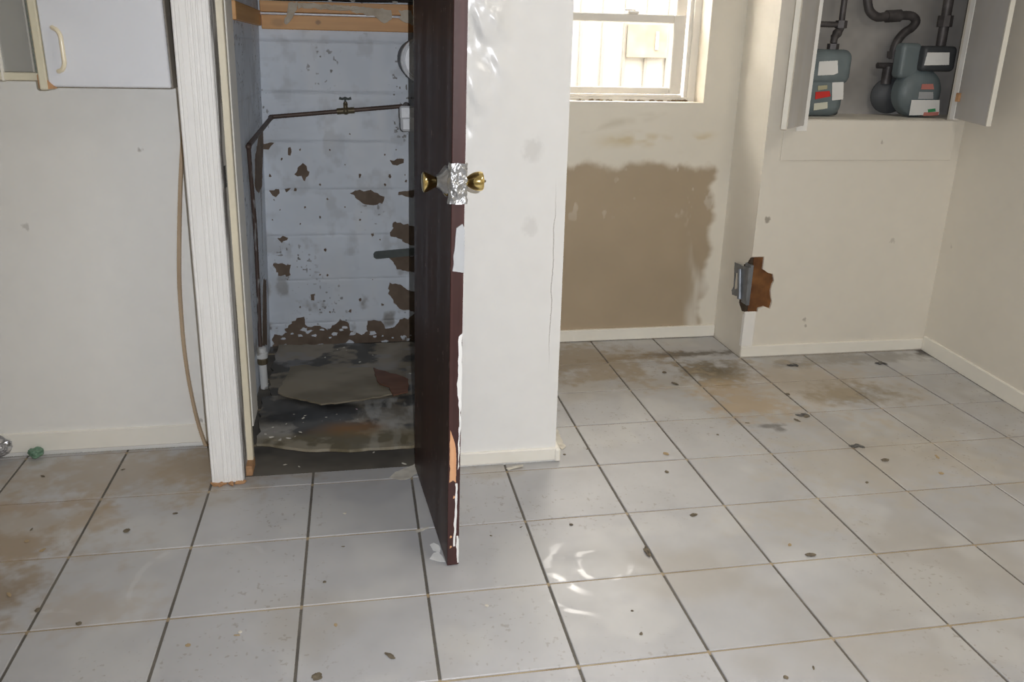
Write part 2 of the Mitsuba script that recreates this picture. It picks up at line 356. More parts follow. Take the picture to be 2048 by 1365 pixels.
def tile_color(p, n, uv):
    x, y = p.x, p.y
    tone = cell_rand(x / TILE, y / TILE, 3)
    c = mi.Color3f(.42, .418, .421) * (.96 + .08 * tone) * (.93 + .14 * fbm(x * 9, y * 9, 1, 4))
    c = mix(c, (.34, .305, .25), smoothstep(.48, .75, fbm(x * 3.1 + 7, y * 3.1, 2, 4)) * .45)
    c = mix(c, (.50, .495, .48), smoothstep(.50, .72, fbm(x * 5 + 3, y * 5, 9, 3)) * .5)
    q1, q2 = fbm(x * 13, y * 13, 5, 4), fbm(x * 34, y * 34, 6, 3)
    for sx, sy, w, d, cc, k in STAINS:
        r = dr.sqrt(dr.square((x - sx) / w) + dr.square((y - sy) / d))
        c = mix(c, cc, smoothstep(1.15, .25, r + 1.1 * (q1 - .5) + .9 * (q2 - .5)) * k)
    sp = smoothstep(.70, .84, fbm(x * 90, y * 90, 2, 3)) * smoothstep(.35, .8, noise(x * 3.7, y * 3.7, 4))
    c = mix(c, (.20, .16, .11), sp * .35)
    return mix(c, (.66, .66, .66), swirl(x, y) * .4)
def tile_rough(p, n, uv):
    return .33 + .22 * fbm(p.x * 8, p.y * 8, 4, 3) - .20 * swirl(p.x, p.y)
mat('mat_tile', tile_color, tile_rough, spec=.45, bump=lambda p, n, uv: fbm(p.x * 50, p.y * 50, 1, 3), bscale=.0005)
def grout_color(p, n, uv):
    fy = p.y / TILE - dr.floor(p.y / TILE + .5)
    row = smoothstep(.03, .02, dr.abs(fy))
    k = fbm(p.x * 12, p.y * 12, 4, 3)
    return mix(mix((.075, .068, .058), (.16, .145, .12), k), mix((.30, .215, .12), (.52, .43, .29), k), row * .75)
mat('mat_grout', grout_color, .85)

mat('mat_concrete', lambda p, n, uv: mi.Color3f(.36, .345, .325) * (.55 + .9 * fbm(p.x * 6, p.z * 6, 2, 4)), .85)
mat('mat_meter_body', lambda p, n, uv: mi.Color3f(.145, .18, .19) * (.85 + .3 * fbm(p.x * 20, p.z * 20, 2, 3)), .45)
mat('mat_meter_dark', (.05, .055, .06), .5)
mat('mat_iron', lambda p, n, uv: mix((.05, .045, .045), (.13, .12, .12), fbm(p.x * 30, p.z * 30, 2, 3)), .5, metallic=.3)
mat('mat_sticker', (.78, .78, .76), .5)
mat('mat_sticker_cream', (.66, .66, .55), .5)
mat('mat_sticker_red', (.62, .03, .025), .5)
mat('mat_sticker_pink', (.52, .20, .17), .5)
mat('mat_sticker_yellow', (.45, .42, .27), .5)
mat('mat_sticker_green', (.05, .30, .12), .5)
mat('mat_sticker_grey', (.40, .41, .42), .5)
mat('mat_access_door', lambda p, n, uv: mix((.44, .42, .385), (.50, .50, .51), fbm(p.y * 6 + p.x * 6, p.z * 4, 2, 3)), .5)
mat('mat_rust', lambda p, n, uv: mix((.075, .026, .009), (.26, .115, .034), fbm(p.x * 28, p.z * 28, p.y * 28, 4)), .85)
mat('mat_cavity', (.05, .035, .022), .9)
mat('mat_steel', lambda p, n, uv: mi.Color3f(.22, .24, .27) * (.7 + .6 * fbm(p.x * 40, p.z * 40, p.y * 40, 3)), .4, metallic=.7)
mat('mat_sash', painted((.78, .75, .69), .04, amount=.25), .4)
mat('mat_reveal', painted((.76, .70, .60), .04, amount=.2), .5)
mat('mat_dirt', lambda p, n, uv: mix((.06, .04, .025), (.20, .15, .09), noise(p.x * 90, p.y * 90, p.z * 90)), .9)
mat('mat_crumb', lambda p, n, uv: mix((.07, .058, .042), (.20, .165, .115), noise(p.x * 120, p.y * 120, p.z * 120)), .9)
mat('mat_crumb_blue', lambda p, n, uv: mix((.05, .05, .05), (.15, .14, .125), noise(p.x * 120, p.y * 120, p.z * 120)), .9)
mat('mat_crumb_tan', (.36, .27, .16), .9)
mat('mat_chip', lambda p, n, uv: mix((.46, .43, .37), (.68, .65, .57), noise(p.x * 60, p.y * 60, 1)), .7)
mat('mat_chip_pink', (.50, .36, .40), .7)
mat('mat_green_glass', lambda p, n, uv: mix((.06, .14, .09), (.16, .28, .19), noise(p.x * 80, p.y * 80, p.z * 80)), .15, clearcoat=1.0)
mat('mat_foil', lambda p, n, uv: mix((.22, .22, .23), (.62, .62, .64), noise(p.x * 90, p.y * 90, p.z * 90)), .25, metallic=.8)
mat('mat_fence', lambda p, n, uv: mi.Color3f(.255, .252, .245) * (.95 + .1 * cell_rand(p.x / .13, 1, 1)), .8)
mat('mat_fence_strip', (.17, .163, .15), .8)
mat('mat_fence_brown', lambda p, n, uv: mix((.13, .108, .078), (.20, .185, .16), fbm(p.x * 14, p.z * 14, 2, 3)), .8)
mat('mat_ground', (.45, .43, .40), .9)
mat('mat_ceiling', (.75, .73, .69), .8)
scene['mat_pane'] = {'type': 'thindielectric', 'int_ior': 1.5}

# ------------------------------------------------------------------ the shell
def structure(name, mesh, m, label, catg='wall', smooth=False):
    scene[name] = mikit.ply(mesh, m, smooth=smooth); L(name, label, catg, kind='structure'); return name

def shell(name, label, catg='wall'):
    L(name, label, catg, kind='structure'); return name

CORNER_X = 3.345
def rw(y): return CORNER_X + .0934 * (y - .905)          # the right wall stands slightly askew
XL, YB, ZC = -1.9, -3.4, 2.4

fl = structure('floor', box(XL, 3.5, YB, 1.25, -.09, -.0035), 'mat_grout', 'tiled floor of large off-white square tiles with dark dirty joints', 'floor')
room = unary_union([sbox(XL, YB, rw(-1), .05), sbox(XL, .05, .315, .322), sbox(.40, .05, .965, .078), sbox(1.395, .05, 2.437, 1.213), sbox(2.43, .05, 3.4, .905)])
room = room.intersection(Polygon([(XL, YB), (rw(YB) - .006, YB), (rw(1.3) - .006, 1.3), (XL, 1.3)]))
J = .0034
tile_n = 0
def tile_mesh(g, dz):
    """A clipped tile with a small bevel round its top."""
    c = .0016; ins = g.buffer(-c, join_style=2)
    if g.geom_type != 'Polygon' or ins.is_empty or ins.geom_type != 'Polygon' or len(ins.exterior.coords) != len(g.exterior.coords):
        return slab(g, 'z', -.008, dz)
    a = np.array(g.exterior.coords)[:-1]
    b = np.array(ins.exterior.coords)[:-1]
    k = np.argmin(((b - a[0]) ** 2).sum(1)); b = np.roll(b, -k, 0)
    if np.abs(b - a).max() > .004: b = np.roll(b[::-1], 1, 0)
    if np.abs(b - a).max() > .006: return slab(g, 'z', -.008, dz)
    if Polygon(a).exterior.is_ccw is False: a, b = a[::-1], b[::-1]
    n = len(a)
    V = np.vstack([np.c_[a, np.full(n, -.008)], np.c_[a, np.full(n, dz - c)], np.c_[b, np.full(n, dz)]])
    Fc = []
    for i in range(n):
        j = (i + 1) % n
        Fc += [(i, j, n + j), (i, n + j, n + i), (n + i, n + j, 2 * n + j), (n + i, 2 * n + j, 2 * n + i)]
    top = trimesh.creation.triangulate_polygon(Polygon(b), engine='earcut')
    idx = {tuple(np.round(q, 7)): i for i, q in enumerate(b)}
    for t in top[1]:
        q = [idx[tuple(np.round(top[0][i], 7))] + 2 * n for i in t]
        u = V[q]; Fc.append(q if np.cross(u[1] - u[0], u[2] - u[0])[2] > 0 else q[::-1])
    return trimesh.Trimesh(V, Fc, process=False)
for j in range(-4, 12):
    for i in range(-6, 12):
        x0, y1 = i * TILE, -j * TILE
        g = sbox(x0 + J, y1 - TILE + J, x0 + TILE - J, y1 - J).intersection(room)
        for q in getattr(g, 'geoms', [g]):
            if q.is_empty or q.geom_type != 'Polygon' or q.area < 1e-4: continue
            part(fl, 'tile', tile_mesh(q, float(rng.uniform(-.0006, .0006))), 'mat_tile'); tile_n += 1
print('tiles', tile_n)
structure('ceiling', box(XL - .1, 3.6, YB - .1, 1.6, ZC, ZC + .1), 'mat_ceiling', 'plain pale ceiling over the room', 'ceiling')
part('ceiling_lamp', 'housing', cbox(2.04, 2.36, -2.35, -1.15, 2.346, 2.4, .004), 'mat_trim_white')
structure('wall_rear', box(XL - .1, 3.6, YB - .1, YB, -.1, ZC), 'mat_wall', 'plain off-white wall opposite the closet')
structure('wall_side', box(XL - .1, XL, YB, .45, -.1, ZC), 'mat_wall', 'plain off-white wall at the far left end of the room')
structure('wall_left', box(XL, .345, .33, .43, -.05, ZC), 'mat_wall_left', 'cream painted panelling under the wall cabinet left of the closet door')
structure('wall_right', hull([(rw(YB), YB, z) for z in (-.1, ZC)] + [(rw(.92), .92, z) for z in (-.1, ZC)] + [(rw(YB) + .12, YB, z) for z in (-.1, ZC)] + [(rw(.92) + .12, .92, z) for z in (-.1, ZC)]),
          'mat_wall', 'cream painted wall at the right with faint smudges')
# closet: front wall right of the door with the header, side walls, masonry back
structure('wall_front', cat(box(.975, 1.39, .05, .15, -.05, ZC), box(.35, .975, .05, .15, 2.03, ZC)), 'mat_wall_white', 'white wall right of the open dark door, wrinkled paint near its top')
structure('wall_closet_left', hexa([(.31, .15, -.05), (.368, .15, -.05), (.31, 1.33, -.05), (.368, 1.33, -.05)], [(.356, .15, ZC), (.46, .15, ZC), (.356, 1.33, ZC), (.46, 1.33, ZC)]), 'mat_closet_paint', 'grey-blue left side wall inside the closet')
structure('wall_closet_corner', hexa([(.314, .052, -.05), (.34, .052, -.05), (.314, .15, -.05), (.34, .15, -.05)], [(.36, .052, ZC), (.40, .052, ZC), (.36, .15, ZC), (.40, .15, ZC)]), 'mat_wall_left', 'wall corner post behind the white door casing')
structure('wall_closet_right', box(1.30, 1.39, .15, 1.33, -.05, ZC), 'mat_closet_paint', 'grey-blue right side wall inside the closet')
cb = structure('wall_closet_back', box(.31, 1.39, 1.333, 1.43, -.05, ZC), 'mat_masonry', 'brown masonry back wall of the closet under peeling grey-blue paint')
holes = [jag(flat(q, 'y'), .0035, .012, 100 + i) for i, q in enumerate([
    [(0.403,1.33,0.888),(0.448,1.33,0.894),(0.432,1.33,0.878),(0.421,1.33,0.867),(0.401,1.33,0.866)],
    [(0.561,1.33,0.814),(0.574,1.33,0.797),(0.577,1.33,0.779),(0.583,1.33,0.772),(0.58,1.33,0.757),(0.571,1.33,0.749),(0.566,1.33,0.734),(0.558,1.33,0.742),(0.551,1.33,0.755),(0.521,1.33,0.762),(0.538,1.33,0.78),(0.537,1.33,0.791)],
    [(0.923,1.33,0.82),(0.956,1.33,0.827),(0.988,1.33,0.824),(0.958,1.33,0.798),(0.938,1.33,0.804)],
    [(0.748,1.33,0.683),(0.771,1.33,0.696),(0.83,1.33,0.692),(0.868,1.33,0.682),(0.898,1.33,0.663),(0.891,1.33,0.635),(0.847,1.33,0.628),(0.809,1.33,0.633),(0.776,1.33,0.659)],
    [(0.959,1.33,0.685),(1.031,1.33,0.696),(1.02,1.33,0.659),(0.959,1.33,0.669)],
    [(0.413,1.33,0.695),(0.455,1.33,0.7),(0.454,1.33,0.684),(0.438,1.33,0.67),(0.424,1.33,0.675)],
    [(0.477,1.33,0.701),(0.503,1.33,0.709),(0.484,1.33,0.688)],
    [(0.93,1.33,0.552),(1.004,1.33,0.538),(1.05,1.33,0.528),(1.049,1.33,0.433),(1.007,1.33,0.447),(0.971,1.33,0.466),(0.919,1.33,0.496)],
    [(0.908,1.33,0.401),(1.048,1.33,0.398),(1.047,1.33,0.32),(1.004,1.33,0.325),(0.944,1.33,0.341)],
    [(0.909,1.33,0.277),(0.96,1.33,0.266),(1.003,1.33,0.234),(1.046,1.33,0.216),(1.044,1.33,0.125),(1.001,1.33,0.139),(0.949,1.33,0.15),(0.903,1.33,0.228)],
    [(0.409,1.33,0.379),(0.481,1.33,0.37),(0.478,1.33,0.323),(0.424,1.33,0.32)],
    [(0.432,1.33,0.492),(0.48,1.33,0.491),(0.451,1.33,0.467)],
    [(0.561,1.33,0.231),(0.581,1.33,0.235),(0.575,1.33,0.203),(0.559,1.33,0.203)],
    [(0.37,1.33,-0.033),(0.389,1.33,0.054),(0.425,1.33,0.043),(0.455,1.33,0.094),(0.484,1.33,0.117),(0.525,1.33,0.13),(0.527,1.33,0.096),(0.552,1.33,0.079),(0.592,1.33,0.084),(0.625,1.33,0.064),(0.682,1.33,0.107),(0.715,1.33,0.097),(0.725,1.33,0.055),(0.76,1.33,0.04),(0.803,1.33,0.048),(0.805,1.33,0.1),(0.834,1.33,0.104),(0.866,1.33,0.098),(0.883,1.33,0.059),(0.928,1.33,0.064),(0.952,1.33,0.1),(1,1.33,0.113),(1.056,1.33,0.144),(1.053,1.33,-0.063)],
    [(0.505,1.33,0.874),(0.515,1.33,0.876),(0.511,1.33,0.841),(0.501,1.33,0.845)]])]
strips = [blob(q[0], q[2], r, 300 + i, e=.8) for i, (q, r) in enumerate(zip(
    [(0.761,1.33,0.932),(0.474,1.33,0.828),(0.422,1.33,0.758),(0.953,1.33,0.866),(0.905,1.33,0.845),(0.989,1.33,0.759),(0.993,1.33,0.733),(0.521,1.33,0.698),(0.626,1.33,0.719),(0.654,1.33,0.658),(0.558,1.33,0.623),(0.453,1.33,0.613),(0.727,1.33,0.621),(0.789,1.33,0.565),(0.619,1.33,0.578),(0.533,1.33,0.551),(0.632,1.33,0.434),(0.637,1.33,0.319),(0.605,1.33,0.322),(0.464,1.33,0.303),(0.841,1.33,0.498),(0.873,1.33,0.475),(0.419,1.33,0.57),(0.431,1.33,0.656),(0.735,1.33,0.803),(0.796,1.33,0.756),(0.675,1.33,0.866),(0.552,1.33,0.866),(0.924,1.33,0.755),(0.902,1.33,0.717),(0.596,1.33,0.16),(0.51,1.33,0.175),(0.729,1.33,0.151),(0.64,1.33,0.147),(0.775,1.33,0.201),(0.834,1.33,0.293),(0.875,1.33,0.174)],
    rng.uniform(.003, .010, 40)))]
paint = sbox(.35, -.02, 1.31, ZC).difference(unary_union(holes + strips))
# flakes that still cling to the bare foot of the wall
cling = [blob(q[0], q[2], r, 360 + i, n=9, e=1.9) for i, (q, r) in enumerate(zip([(0.437,1.33,0.06),(0.482,1.33,0.07),(0.502,1.33,0.04),(0.59,1.33,0.046),(0.634,1.33,0.025),(0.668,1.33,0.053),(0.703,1.33,0.073),(0.791,1.33,0.024),(0.825,1.33,0.037),(0.768,1.33,0.01),(0.87,1.33,0.025),(0.951,1.33,0.032),(0.984,1.33,0.001),(0.892,1.33,0),(0.722,1.33,0),(0.621,1.33,0.002),(0.547,1.33,0.058),(0.457,1.33,0.023),(0.424,1.33,0.029),(0.447,1.33,0.047),(0.467,1.33,0.051),(0.49,1.33,0.026),(0.521,1.33,0.068),(0.526,1.33,0.011),(0.563,1.33,0.038),(0.573,1.33,0.011),(0.605,1.33,0.065),(0.611,1.33,0.026),(0.652,1.33,0.044),(0.642,1.33,0.006),(0.685,1.33,0.062),(0.701,1.33,0.032),(0.735,1.33,0.041),(0.756,1.33,0.003),(0.78,1.33,0.046),(0.808,1.33,-0.001),(0.836,1.33,0.022),(0.849,1.33,0.002),(0.881,1.33,-0.004),(0.9,1.33,0.034),(0.916,1.33,0.014),(0.938,1.33,-0.007),(0.964,1.33,0.012),(0.978,1.33,0.041),(1.001,1.33,0.02),(1.019,1.33,-0.01),(0.588,1.33,-0.006),(0.699,1.33,-0.011),(0.767,1.33,-0.014),(0.858,1.33,-0.018),(0.949,1.33,-0.022),(0.499,1.33,-0.003),(0.433,1.33,0),(0.471,1.33,0.07),(0.58,1.33,0.061)], rng.uniform(.003, .012, 54))) if i % 2 == 0]
paint = unary_union([paint] + [c for c in cling])
part(cb, 'paint_layer', slab(paint, 'y', 1.3305, 1.334), 'mat_closet_paint', label='grey-blue paint peeling off in flakes')
lp = [jag(flat(q, 'x'), .004, .015, 130 + i) for i, q in enumerate([[(0.405,1.196,0.955),(0.405,1.358,0.94),(0.405,1.206,0.733),(0.405,1.078,0.725),(0.405,0.959,0.767),(0.405,0.997,0.865)], [(0.385,1.125,0.359),(0.385,1.235,0.33),(0.385,1.176,0.056),(0.385,0.999,0.118)]])]
for q in lp:
    pts = [(p[0], p[1]) for p in q.exterior.coords[:-1]]
    V = []
    for y, z in pts:
        x = .368 + .092 * (z + .05) / (ZC + .05); V += [(x - .004, min(y, 1.33), z), (x + .0016, min(y, 1.33), z)]
    n = len(pts); tri = trimesh.creation.triangulate_polygon(Polygon(pts), engine='earcut')
    Fc = [(2 * a + 1, 2 * b + 1, 2 * c + 1) for a, b, c in tri[1]]
    for i in range(n):
        j = (i + 1) % n; Fc += [(2 * i, 2 * j, 2 * j + 1), (2 * i, 2 * j + 1, 2 * i + 1)]
    part('wall_closet_left', 'bare_patch', trimesh.Trimesh(V, Fc, process=False), 'mat_masonry', label='bare brown patch along the corner')
structure('floor_closet', box(.33, 1.36, .08, 1.36, -.08, -.006), 'mat_wet_floor', 'dark wet concrete floor of the closet', 'floor')

# window niche
wx0, wx1, wz0, wz1 = 1.56, 2.287, 1.079, 1.95
structure('wall_back', minus(box(1.39, 2.60, 1.22, 1.46, -.05, ZC), box(wx0, wx1, 1.1, 1.6, wz0, wz1)), 'mat_back_wall', 'wall under the window with a large bare tan patch and yellow stains')
# the bumped-out wall that holds the gas meters
mx0, mx1, mz0, mz1 = 2.605, 3.285, 1.036, 1.88
mblock = box(2.443, 3.80, .915, 1.46, -.05, ZC)
hole_f = jag(flat([(2.437,0.915,0.415),(2.467,0.915,0.416),(2.51,0.915,0.4),(2.55,0.915,0.381),(2.559,0.915,0.351),(2.548,0.915,0.306),(2.562,0.915,0.255),(2.557,0.915,0.223),(2.527,0.915,0.234),(2.495,0.915,0.226),(2.463,0.915,0.22)], 'y'), .0025, .02, 41)
hole_s = jag([(.90, .47), (.955, .43), (.985, .41), (.99, .235), (.955, .205), (.90, .215)], .004, .03, 42)
hf = np.array(hole_f.exterior.coords); hf = Polygon([(2.30, z) if x < 2.475 else (x, z) for x, z in hf]).buffer(0)
structure('wall_meter', minus(mblock, box(mx0, mx1, .8, 1.30, mz0, mz1), box(mx0, 3.66, .95, 1.30, mz0, mz1), slab(hf, 'y', .85, .985), slab(hole_s, 'x', 2.35, 2.50)), 'mat_wall', 'cream wall below the open gas meter cupboard')

# ------------------------------------------------------------------ skirtings and trim
def skirting(name, mesh, label): return structure(name, mesh, 'mat_trim', label, 'baseboard')
skirting('baseboard_left', cbox(XL, .308, .322, .332, .012, .078, .002), 'low cream skirting under the panelling on the left')
skirting('baseboard_front', cat(cbox(1.0, 1.398, .040, .052, .006, .05, .003), cbox(1.386, 1.405, .036, .12, .002, .048, .004)), 'low white skirting at the foot of the white wall')
skirting('baseboard_back', cbox(1.395, 2.441, 1.203, 1.222, .003, .058, .003), 'white skirting board under the bare tan patch')
skirting('baseboard_meter', cbox(2.437, 3.345, .904, .917, .004, .054, .002), 'cream skirting under the gas meter cupboard')
skirting('baseboard_right', hull([(rw(y) - d, y, z) for y in (-2.9, .90) for d, z in ((.009, .003), (.009, .066), (.006, .07), (-.002, .07), (-.002, .003))]), 'cream skirting along the right wall')
# door casing: fluted board on the left of the opening, leaning a little
def lean(m, k=.0185, z0=0.0):
    v = np.array(m.vertices); v[:, 0] += k * (v[:, 2] - z0); m.vertices = v; return m
cs = shell('trim_1', 'white fluted door casing on the left of the closet opening', 'door casing')
part(cs, 'board', lean(cbox(.309, .402, .032, .051, .006, 2.10, .003)), 'mat_trim_white')
for xa, xb in ((.318, .330), (.345, .352), (.357, .364), (.369, .376), (.384, .396)):
    part(cs, 'moulding', lean(cbox(xa, xb, .0302, .034, .008, 2.10, .0015)), 'mat_trim_white')
part(cs, 'swollen_foot', lean(cat(*[crumb((x, .034, -.002), .012, 60 + i, .6, (1.4, .6)) for i, x in enumerate((.318, .34, .365, .392))])), 'mat_swollen', label='swollen brown foot')
jb = shell('trim_2', 'grimy door jamb with cream stop strip beside the white casing', 'door jamb')
part(jb, 'jamb', lean(cbox(.388, .4045, .050, .13, .004, 2.06, .001)), 'mat_jamb_grey')
part(jb, 'stop', lean(cbox(.388, .4225, .131, .163, .006, 2.05, .002)), 'mat_cream', label='cream door stop')
part(jb, 'inner_board', lean(cbox(.385, .4255, .166, .30, .13, 2.05, .002)), 'mat_trim', label='pale inner board broken off above the floor')
part(jb, 'strike_plate', lean(cbox(.4035, .4058, .07, .10, .90, .96, .0008)), 'mat_black', label='dark hole where the strike plate was')
part(jb, 'rotten_foot', lean(cbox(.392, .424, .085, .162, -.004, .03, .003)), 'mat_swollen', label='rotten brown foot')
structure('trim_3', cbox(.955, .978, .052, .15, 0, 2.05, .001), 'mat_trim', 'pale hinge-side door jamb hidden behind the dark door', 'door jamb')

# ------------------------------------------------------------------ the dark door
dr_ = shell('door_1', 'dark mahogany-stained door standing open, its chipped edge towards the room', 'door')
A, B = np.array([.930, .067]), np.array([.974, -.500])
du = (B - A) / np.linalg.norm(B - A); dn = np.array([-du[1], du[0]]); DL = float(np.linalg.norm(B - A)); TH = .031
def D(u, n, z): return (A[0] + du[0] * u + dn[0] * n + .0150 * z, A[1] + du[1] * u + dn[1] * n, z)
def dbox(u0, u1, n0, n1, z0, z1, c=.0015): 
    m = cbox(u0, u1, n0, n1, z0, z1, c); m.vertices = np.array([D(*v) for v in m.vertices])
    if np.linalg.det(np.array([[*du], [*dn]])) < 0: m.invert()
    return m
part(dr_, 'leaf', dbox(0, DL - .003, 0, TH, .004, 2.0, .0012), 'mat_door_wood')
part(dr_, 'edge', dbox(DL - .0035, DL, .0006, TH - .0006, .004, 2.0, .0008), 'mat_door_edge', label='reddish worn latch edge')
def on_edge(pts, lift=.0008, seed=0, m='mat_bare_wood', name='chip', label=None, amp=.0008):
    """A ragged patch on the latch edge: pts are (n, z)."""
    g = jag(pts, amp, .012, seed); g = g.intersection(sbox(-.0002, -1, TH + .0002, 3))
    t = slab(g, 'z', 0, .0012); v = np.array(t.vertices)
    t.vertices = np.array([D(DL - .0006 + q[2] * (lift / .0006), q[0], q[1]) for q in v]); t.fix_normals()
    part(dr_, name, t, m, label=label)
on_edge([(.004, .392), (.010, .375), (.018, .345), (.0205, .31), (.0205, .245), (.012, .252), (.004, .247), (.003, .30)], seed=1, name='bare_patch', label='bare orange wood where the stain has chipped off')
on_edge([(.012, .895), (.026, .905), (.031, .89), (.031, .79), (.004, .795), (.006, .83)], seed=2, m='mat_veneer_grey', name='torn_veneer', label='torn pale grey veneer patch', lift=.0025)
on_edge([(.021, .635), (.030, .642), (.031, .40), (.027, .37), (.024, .47), (.020, .50)], seed=3, m='mat_paper_white', name='white_tear', label='white torn strip along the edge')
on_edge([(.025, .40), (.029, .39), (.028, .29), (.024, .28)], seed=4, m='mat_paper_white', name='white_tear')
on_edge([(.018, .243), (.024, .243), (.024, .15), (.021, .06), (.015, .06), (.018, .15)], seed=5, m='mat_paper_white', name='white_tear')
on_edge([(.023, .09), (.029, .09), (.031, .01), (.026, .008)], seed=6, m='mat_paper_white', name='white_tear')
for i, (n, z) in enumerate(((.006, .085), (.006, .055), (.013, .20))):
    on_edge([(n, z), (n + .005, z + .002), (n + .006, z + .007), (n + .001, z + .008)], seed=20 + i, m='mat_bare_wood', name='nick', amp=.0005)
# knobs, both tulip shaped, with crumpled tape round the latch
KS = .87
PROF = [(0, 0), (.0135, 0), (.0125, .010), (.0120, .016), (.0130, .019), (.0175, .025), (.0225, .033), (.0255, .043), (.0262, .048), (.0250, .0525), (.0235, .0545), (.010, .0560), (0, .0560)]
PROF_L = [(0, 0), (.0150, 0), (.0140, .004), (.0120, .010), (.0115, .018), (.0135, .026), (.0185, .036), (.0245, .046), (.0265, .051), (.0265, .054), (.0230, .0565), (.010, .0575), (0, .0575)]
kz = .990
inw = np.array([-dn[0], -dn[1], 0.]); 
k1 = part(dr_, 'knob', lathe([(a * KS, b) for a, b in PROF_L], D(DL - .062, .001, kz), inw, 48), 'mat_brass', smooth=40, label='polished brass knob on the closet side')
part(k1, 'rosette', lathe([(0, 0), (.029, 0), (.0295, .003), (.024, .008), (.014, .011), (0, .011)], D(DL - .062, .0008, kz - .004), inw, 40), 'mat_brass', smooth=40)
k2 = part(dr_, 'knob', lathe([(a * KS, b) for a, b in PROF], D(DL - .062, TH - .001, kz), -inw, 48), 'mat_brass', smooth=40, label='polished brass knob on the room side')
part(k2, 'rosette', lathe([(0, 0), (.029, 0), (.0295, .003), (.024, .008), (.014, .011), (0, .011)], D(DL - .062, TH - .0008, kz), -inw, 40), 'mat_brass', smooth=40)
part(k2, 'key_button', lathe([(0, 0), (.003, 0), (.003, .005), (.0015, .007), (0, .007)], D(DL - .062, TH + .055, kz), -inw, 16), 'mat_brass_old', smooth=40)
def tape_strip(z0, z1, n_in, n_out, seed):
    """Tape folded over the latch edge, from the inner face to the outer one, wrinkled."""
    path = [(DL - n_in, -.002), (DL - .012, -.0025), (DL + .001, -.002), (DL + .0028, .004), (DL + .003, TH / 2), (DL + .0028, TH - .004), (DL + .001, TH + .002), (DL - n_out, TH + .0026)]
    pc = np.array(path); s = np.r_[0, np.cumsum(np.linalg.norm(np.diff(pc, axis=0), axis=1))]
    S, Z = np.linspace(0, s[-1], 44), np.linspace(z0, z1, 48)
    uu, nn = np.interp(S, s, pc[:, 0]), np.interp(S, s, pc[:, 1])
    nu, nv = np.gradient(nn), -np.gradient(uu); l = np.hypot(nu, nv); nu, nv = nu / l, nv / l
    V = []
    for side in (0, 1):
        for a, z in enumerate(Z):
            for b in range(len(S)):
                w = .0075 * abs(meshkit.fbm(np.array([S[b] * 55 + z * 30, z * 42 - S[b] * 20, seed]), 4) - .5) * 2 + .0015 * meshkit.noise(np.array([S[b] * 200, z * 140, seed + 4.]))
                e = .004 * (meshkit.noise(np.array([S[b] * 60, a > 24, seed + 9.])) - .5) * (abs(a - 23.5) / 23.5)
                o = w - side * .0006
                V.append(D(uu[b] + nu[b] * o, nn[b] + nv[b] * o, z + e))
    W_, H_ = len(S), len(Z); Fc = []; off = W_ * H_
    for a in range(H_ - 1):
        for b in range(W_ - 1):
            i = a * W_ + b; Fc += [(i, i + 1, i + W_ + 1), (i, i + W_ + 1, i + W_), (off + i, off + i + W_ + 1, off + i + 1), (off + i, off + i + W_, off + i + W_ + 1)]
    rim = [*range(W_), *[a * W_ + W_ - 1 for a in range(1, H_)], *[(H_ - 1) * W_ + b for b in range(W_ - 2, -1, -1)], *[a * W_ for a in range(H_ - 2, 0, -1)]]
    for i, j in zip(rim, rim[1:] + rim[:1]): Fc += [(i, off + j, j), (i, off + i, off + j)]
    t = trimesh.Trimesh(V, Fc, process=False); t.fix_normals(); return t
part(dr_, 'tape', tape_strip(.948, 1.040, .016, .012, 3), 'mat_tape', smooth=25, label='wrinkled silver tape over the latch')
cone = lathe([(.014, .024), (.017, .018), (.024, .010), (.033, .003), (.035, -.001), (.030, -.001), (.018, .010), (.0125, .020)], D(DL - .062, -.0005, kz + .002), inw, 60)
cv = np.array(cone.vertices); cc = np.array(D(DL - .062, 0, kz + .002))
cv += (cv - cc) * (.35 * (meshkit.fbm(cv * 70, 3, 5) - .5))[:, None] * np.array([.6, 1.1, 1.1]); cone.vertices = cv
part(dr_, 'tape', cone, 'mat_tape', smooth=25, label='crumpled silver tape round the inner knob')

# ------------------------------------------------------------------ wall cabinet and its neighbour
c1 = thing('wall_cabinet', 'white wall cabinet with cream handle hung left of the closet opening', 'cabinet')
part(c1, 'body', cbox(.012, .312, .078, .329, 1.165, 1.95, .002), 'mat_cabinet_side')
d1 = part(c1, 'door', cbox(.011, .309, .060, .077, 1.166, 1.93, .003), 'mat_cabinet_door', label='pale grey-white flat cabinet door')
hp = [(.040, .0605, 1.310), (.044, .048, 1.309), (.056, .040, 1.303), (.063, .036, 1.290), (.064, .035, 1.272), (.064, .035, 1.240), (.063, .036, 1.224), (.056, .040, 1.210), (.044, .048, 1.205), (.040, .0605, 1.204)]
part(d1, 'handle', tube(curve(hp, 5), .0055, 14), 'mat_handle', smooth=True, label='cream bow handle')
part(c1, 'stile', cbox(-.010, .0095, .054, .110, 1.158, 1.95, .003), 'mat_stile', label='cream edge strip')
part(c1, 'swollen_corner', cat(hull([(.0095, .057, 1.160), (.0095, .057, 1.182), (.030, .057, 1.162), (.0095, .066, 1.160), (.0095, .066, 1.182), (.030, .066, 1.162), (.014, .057, 1.170)]),
     cbox(-.0165, -.0095, .066, .12, 1.160, 1.196, .002)), 'mat_swollen', label='swollen brown corner of particle board')
c2 = thing('wall_cabinet', 'grey glossy panelled wall unit with bright edge strip left of the white cabinet', 'cabinet')
part(c2, 'body', cbox(-.42, -.017, .11, .329, 1.184, 1.95, .002), 'mat_stile')
part(c2, 'panel', cbox(-.40, -.030, .094, .109, 1.200, 1.94, .002), 'mat_grey_sheet', label='grey sheet panel')
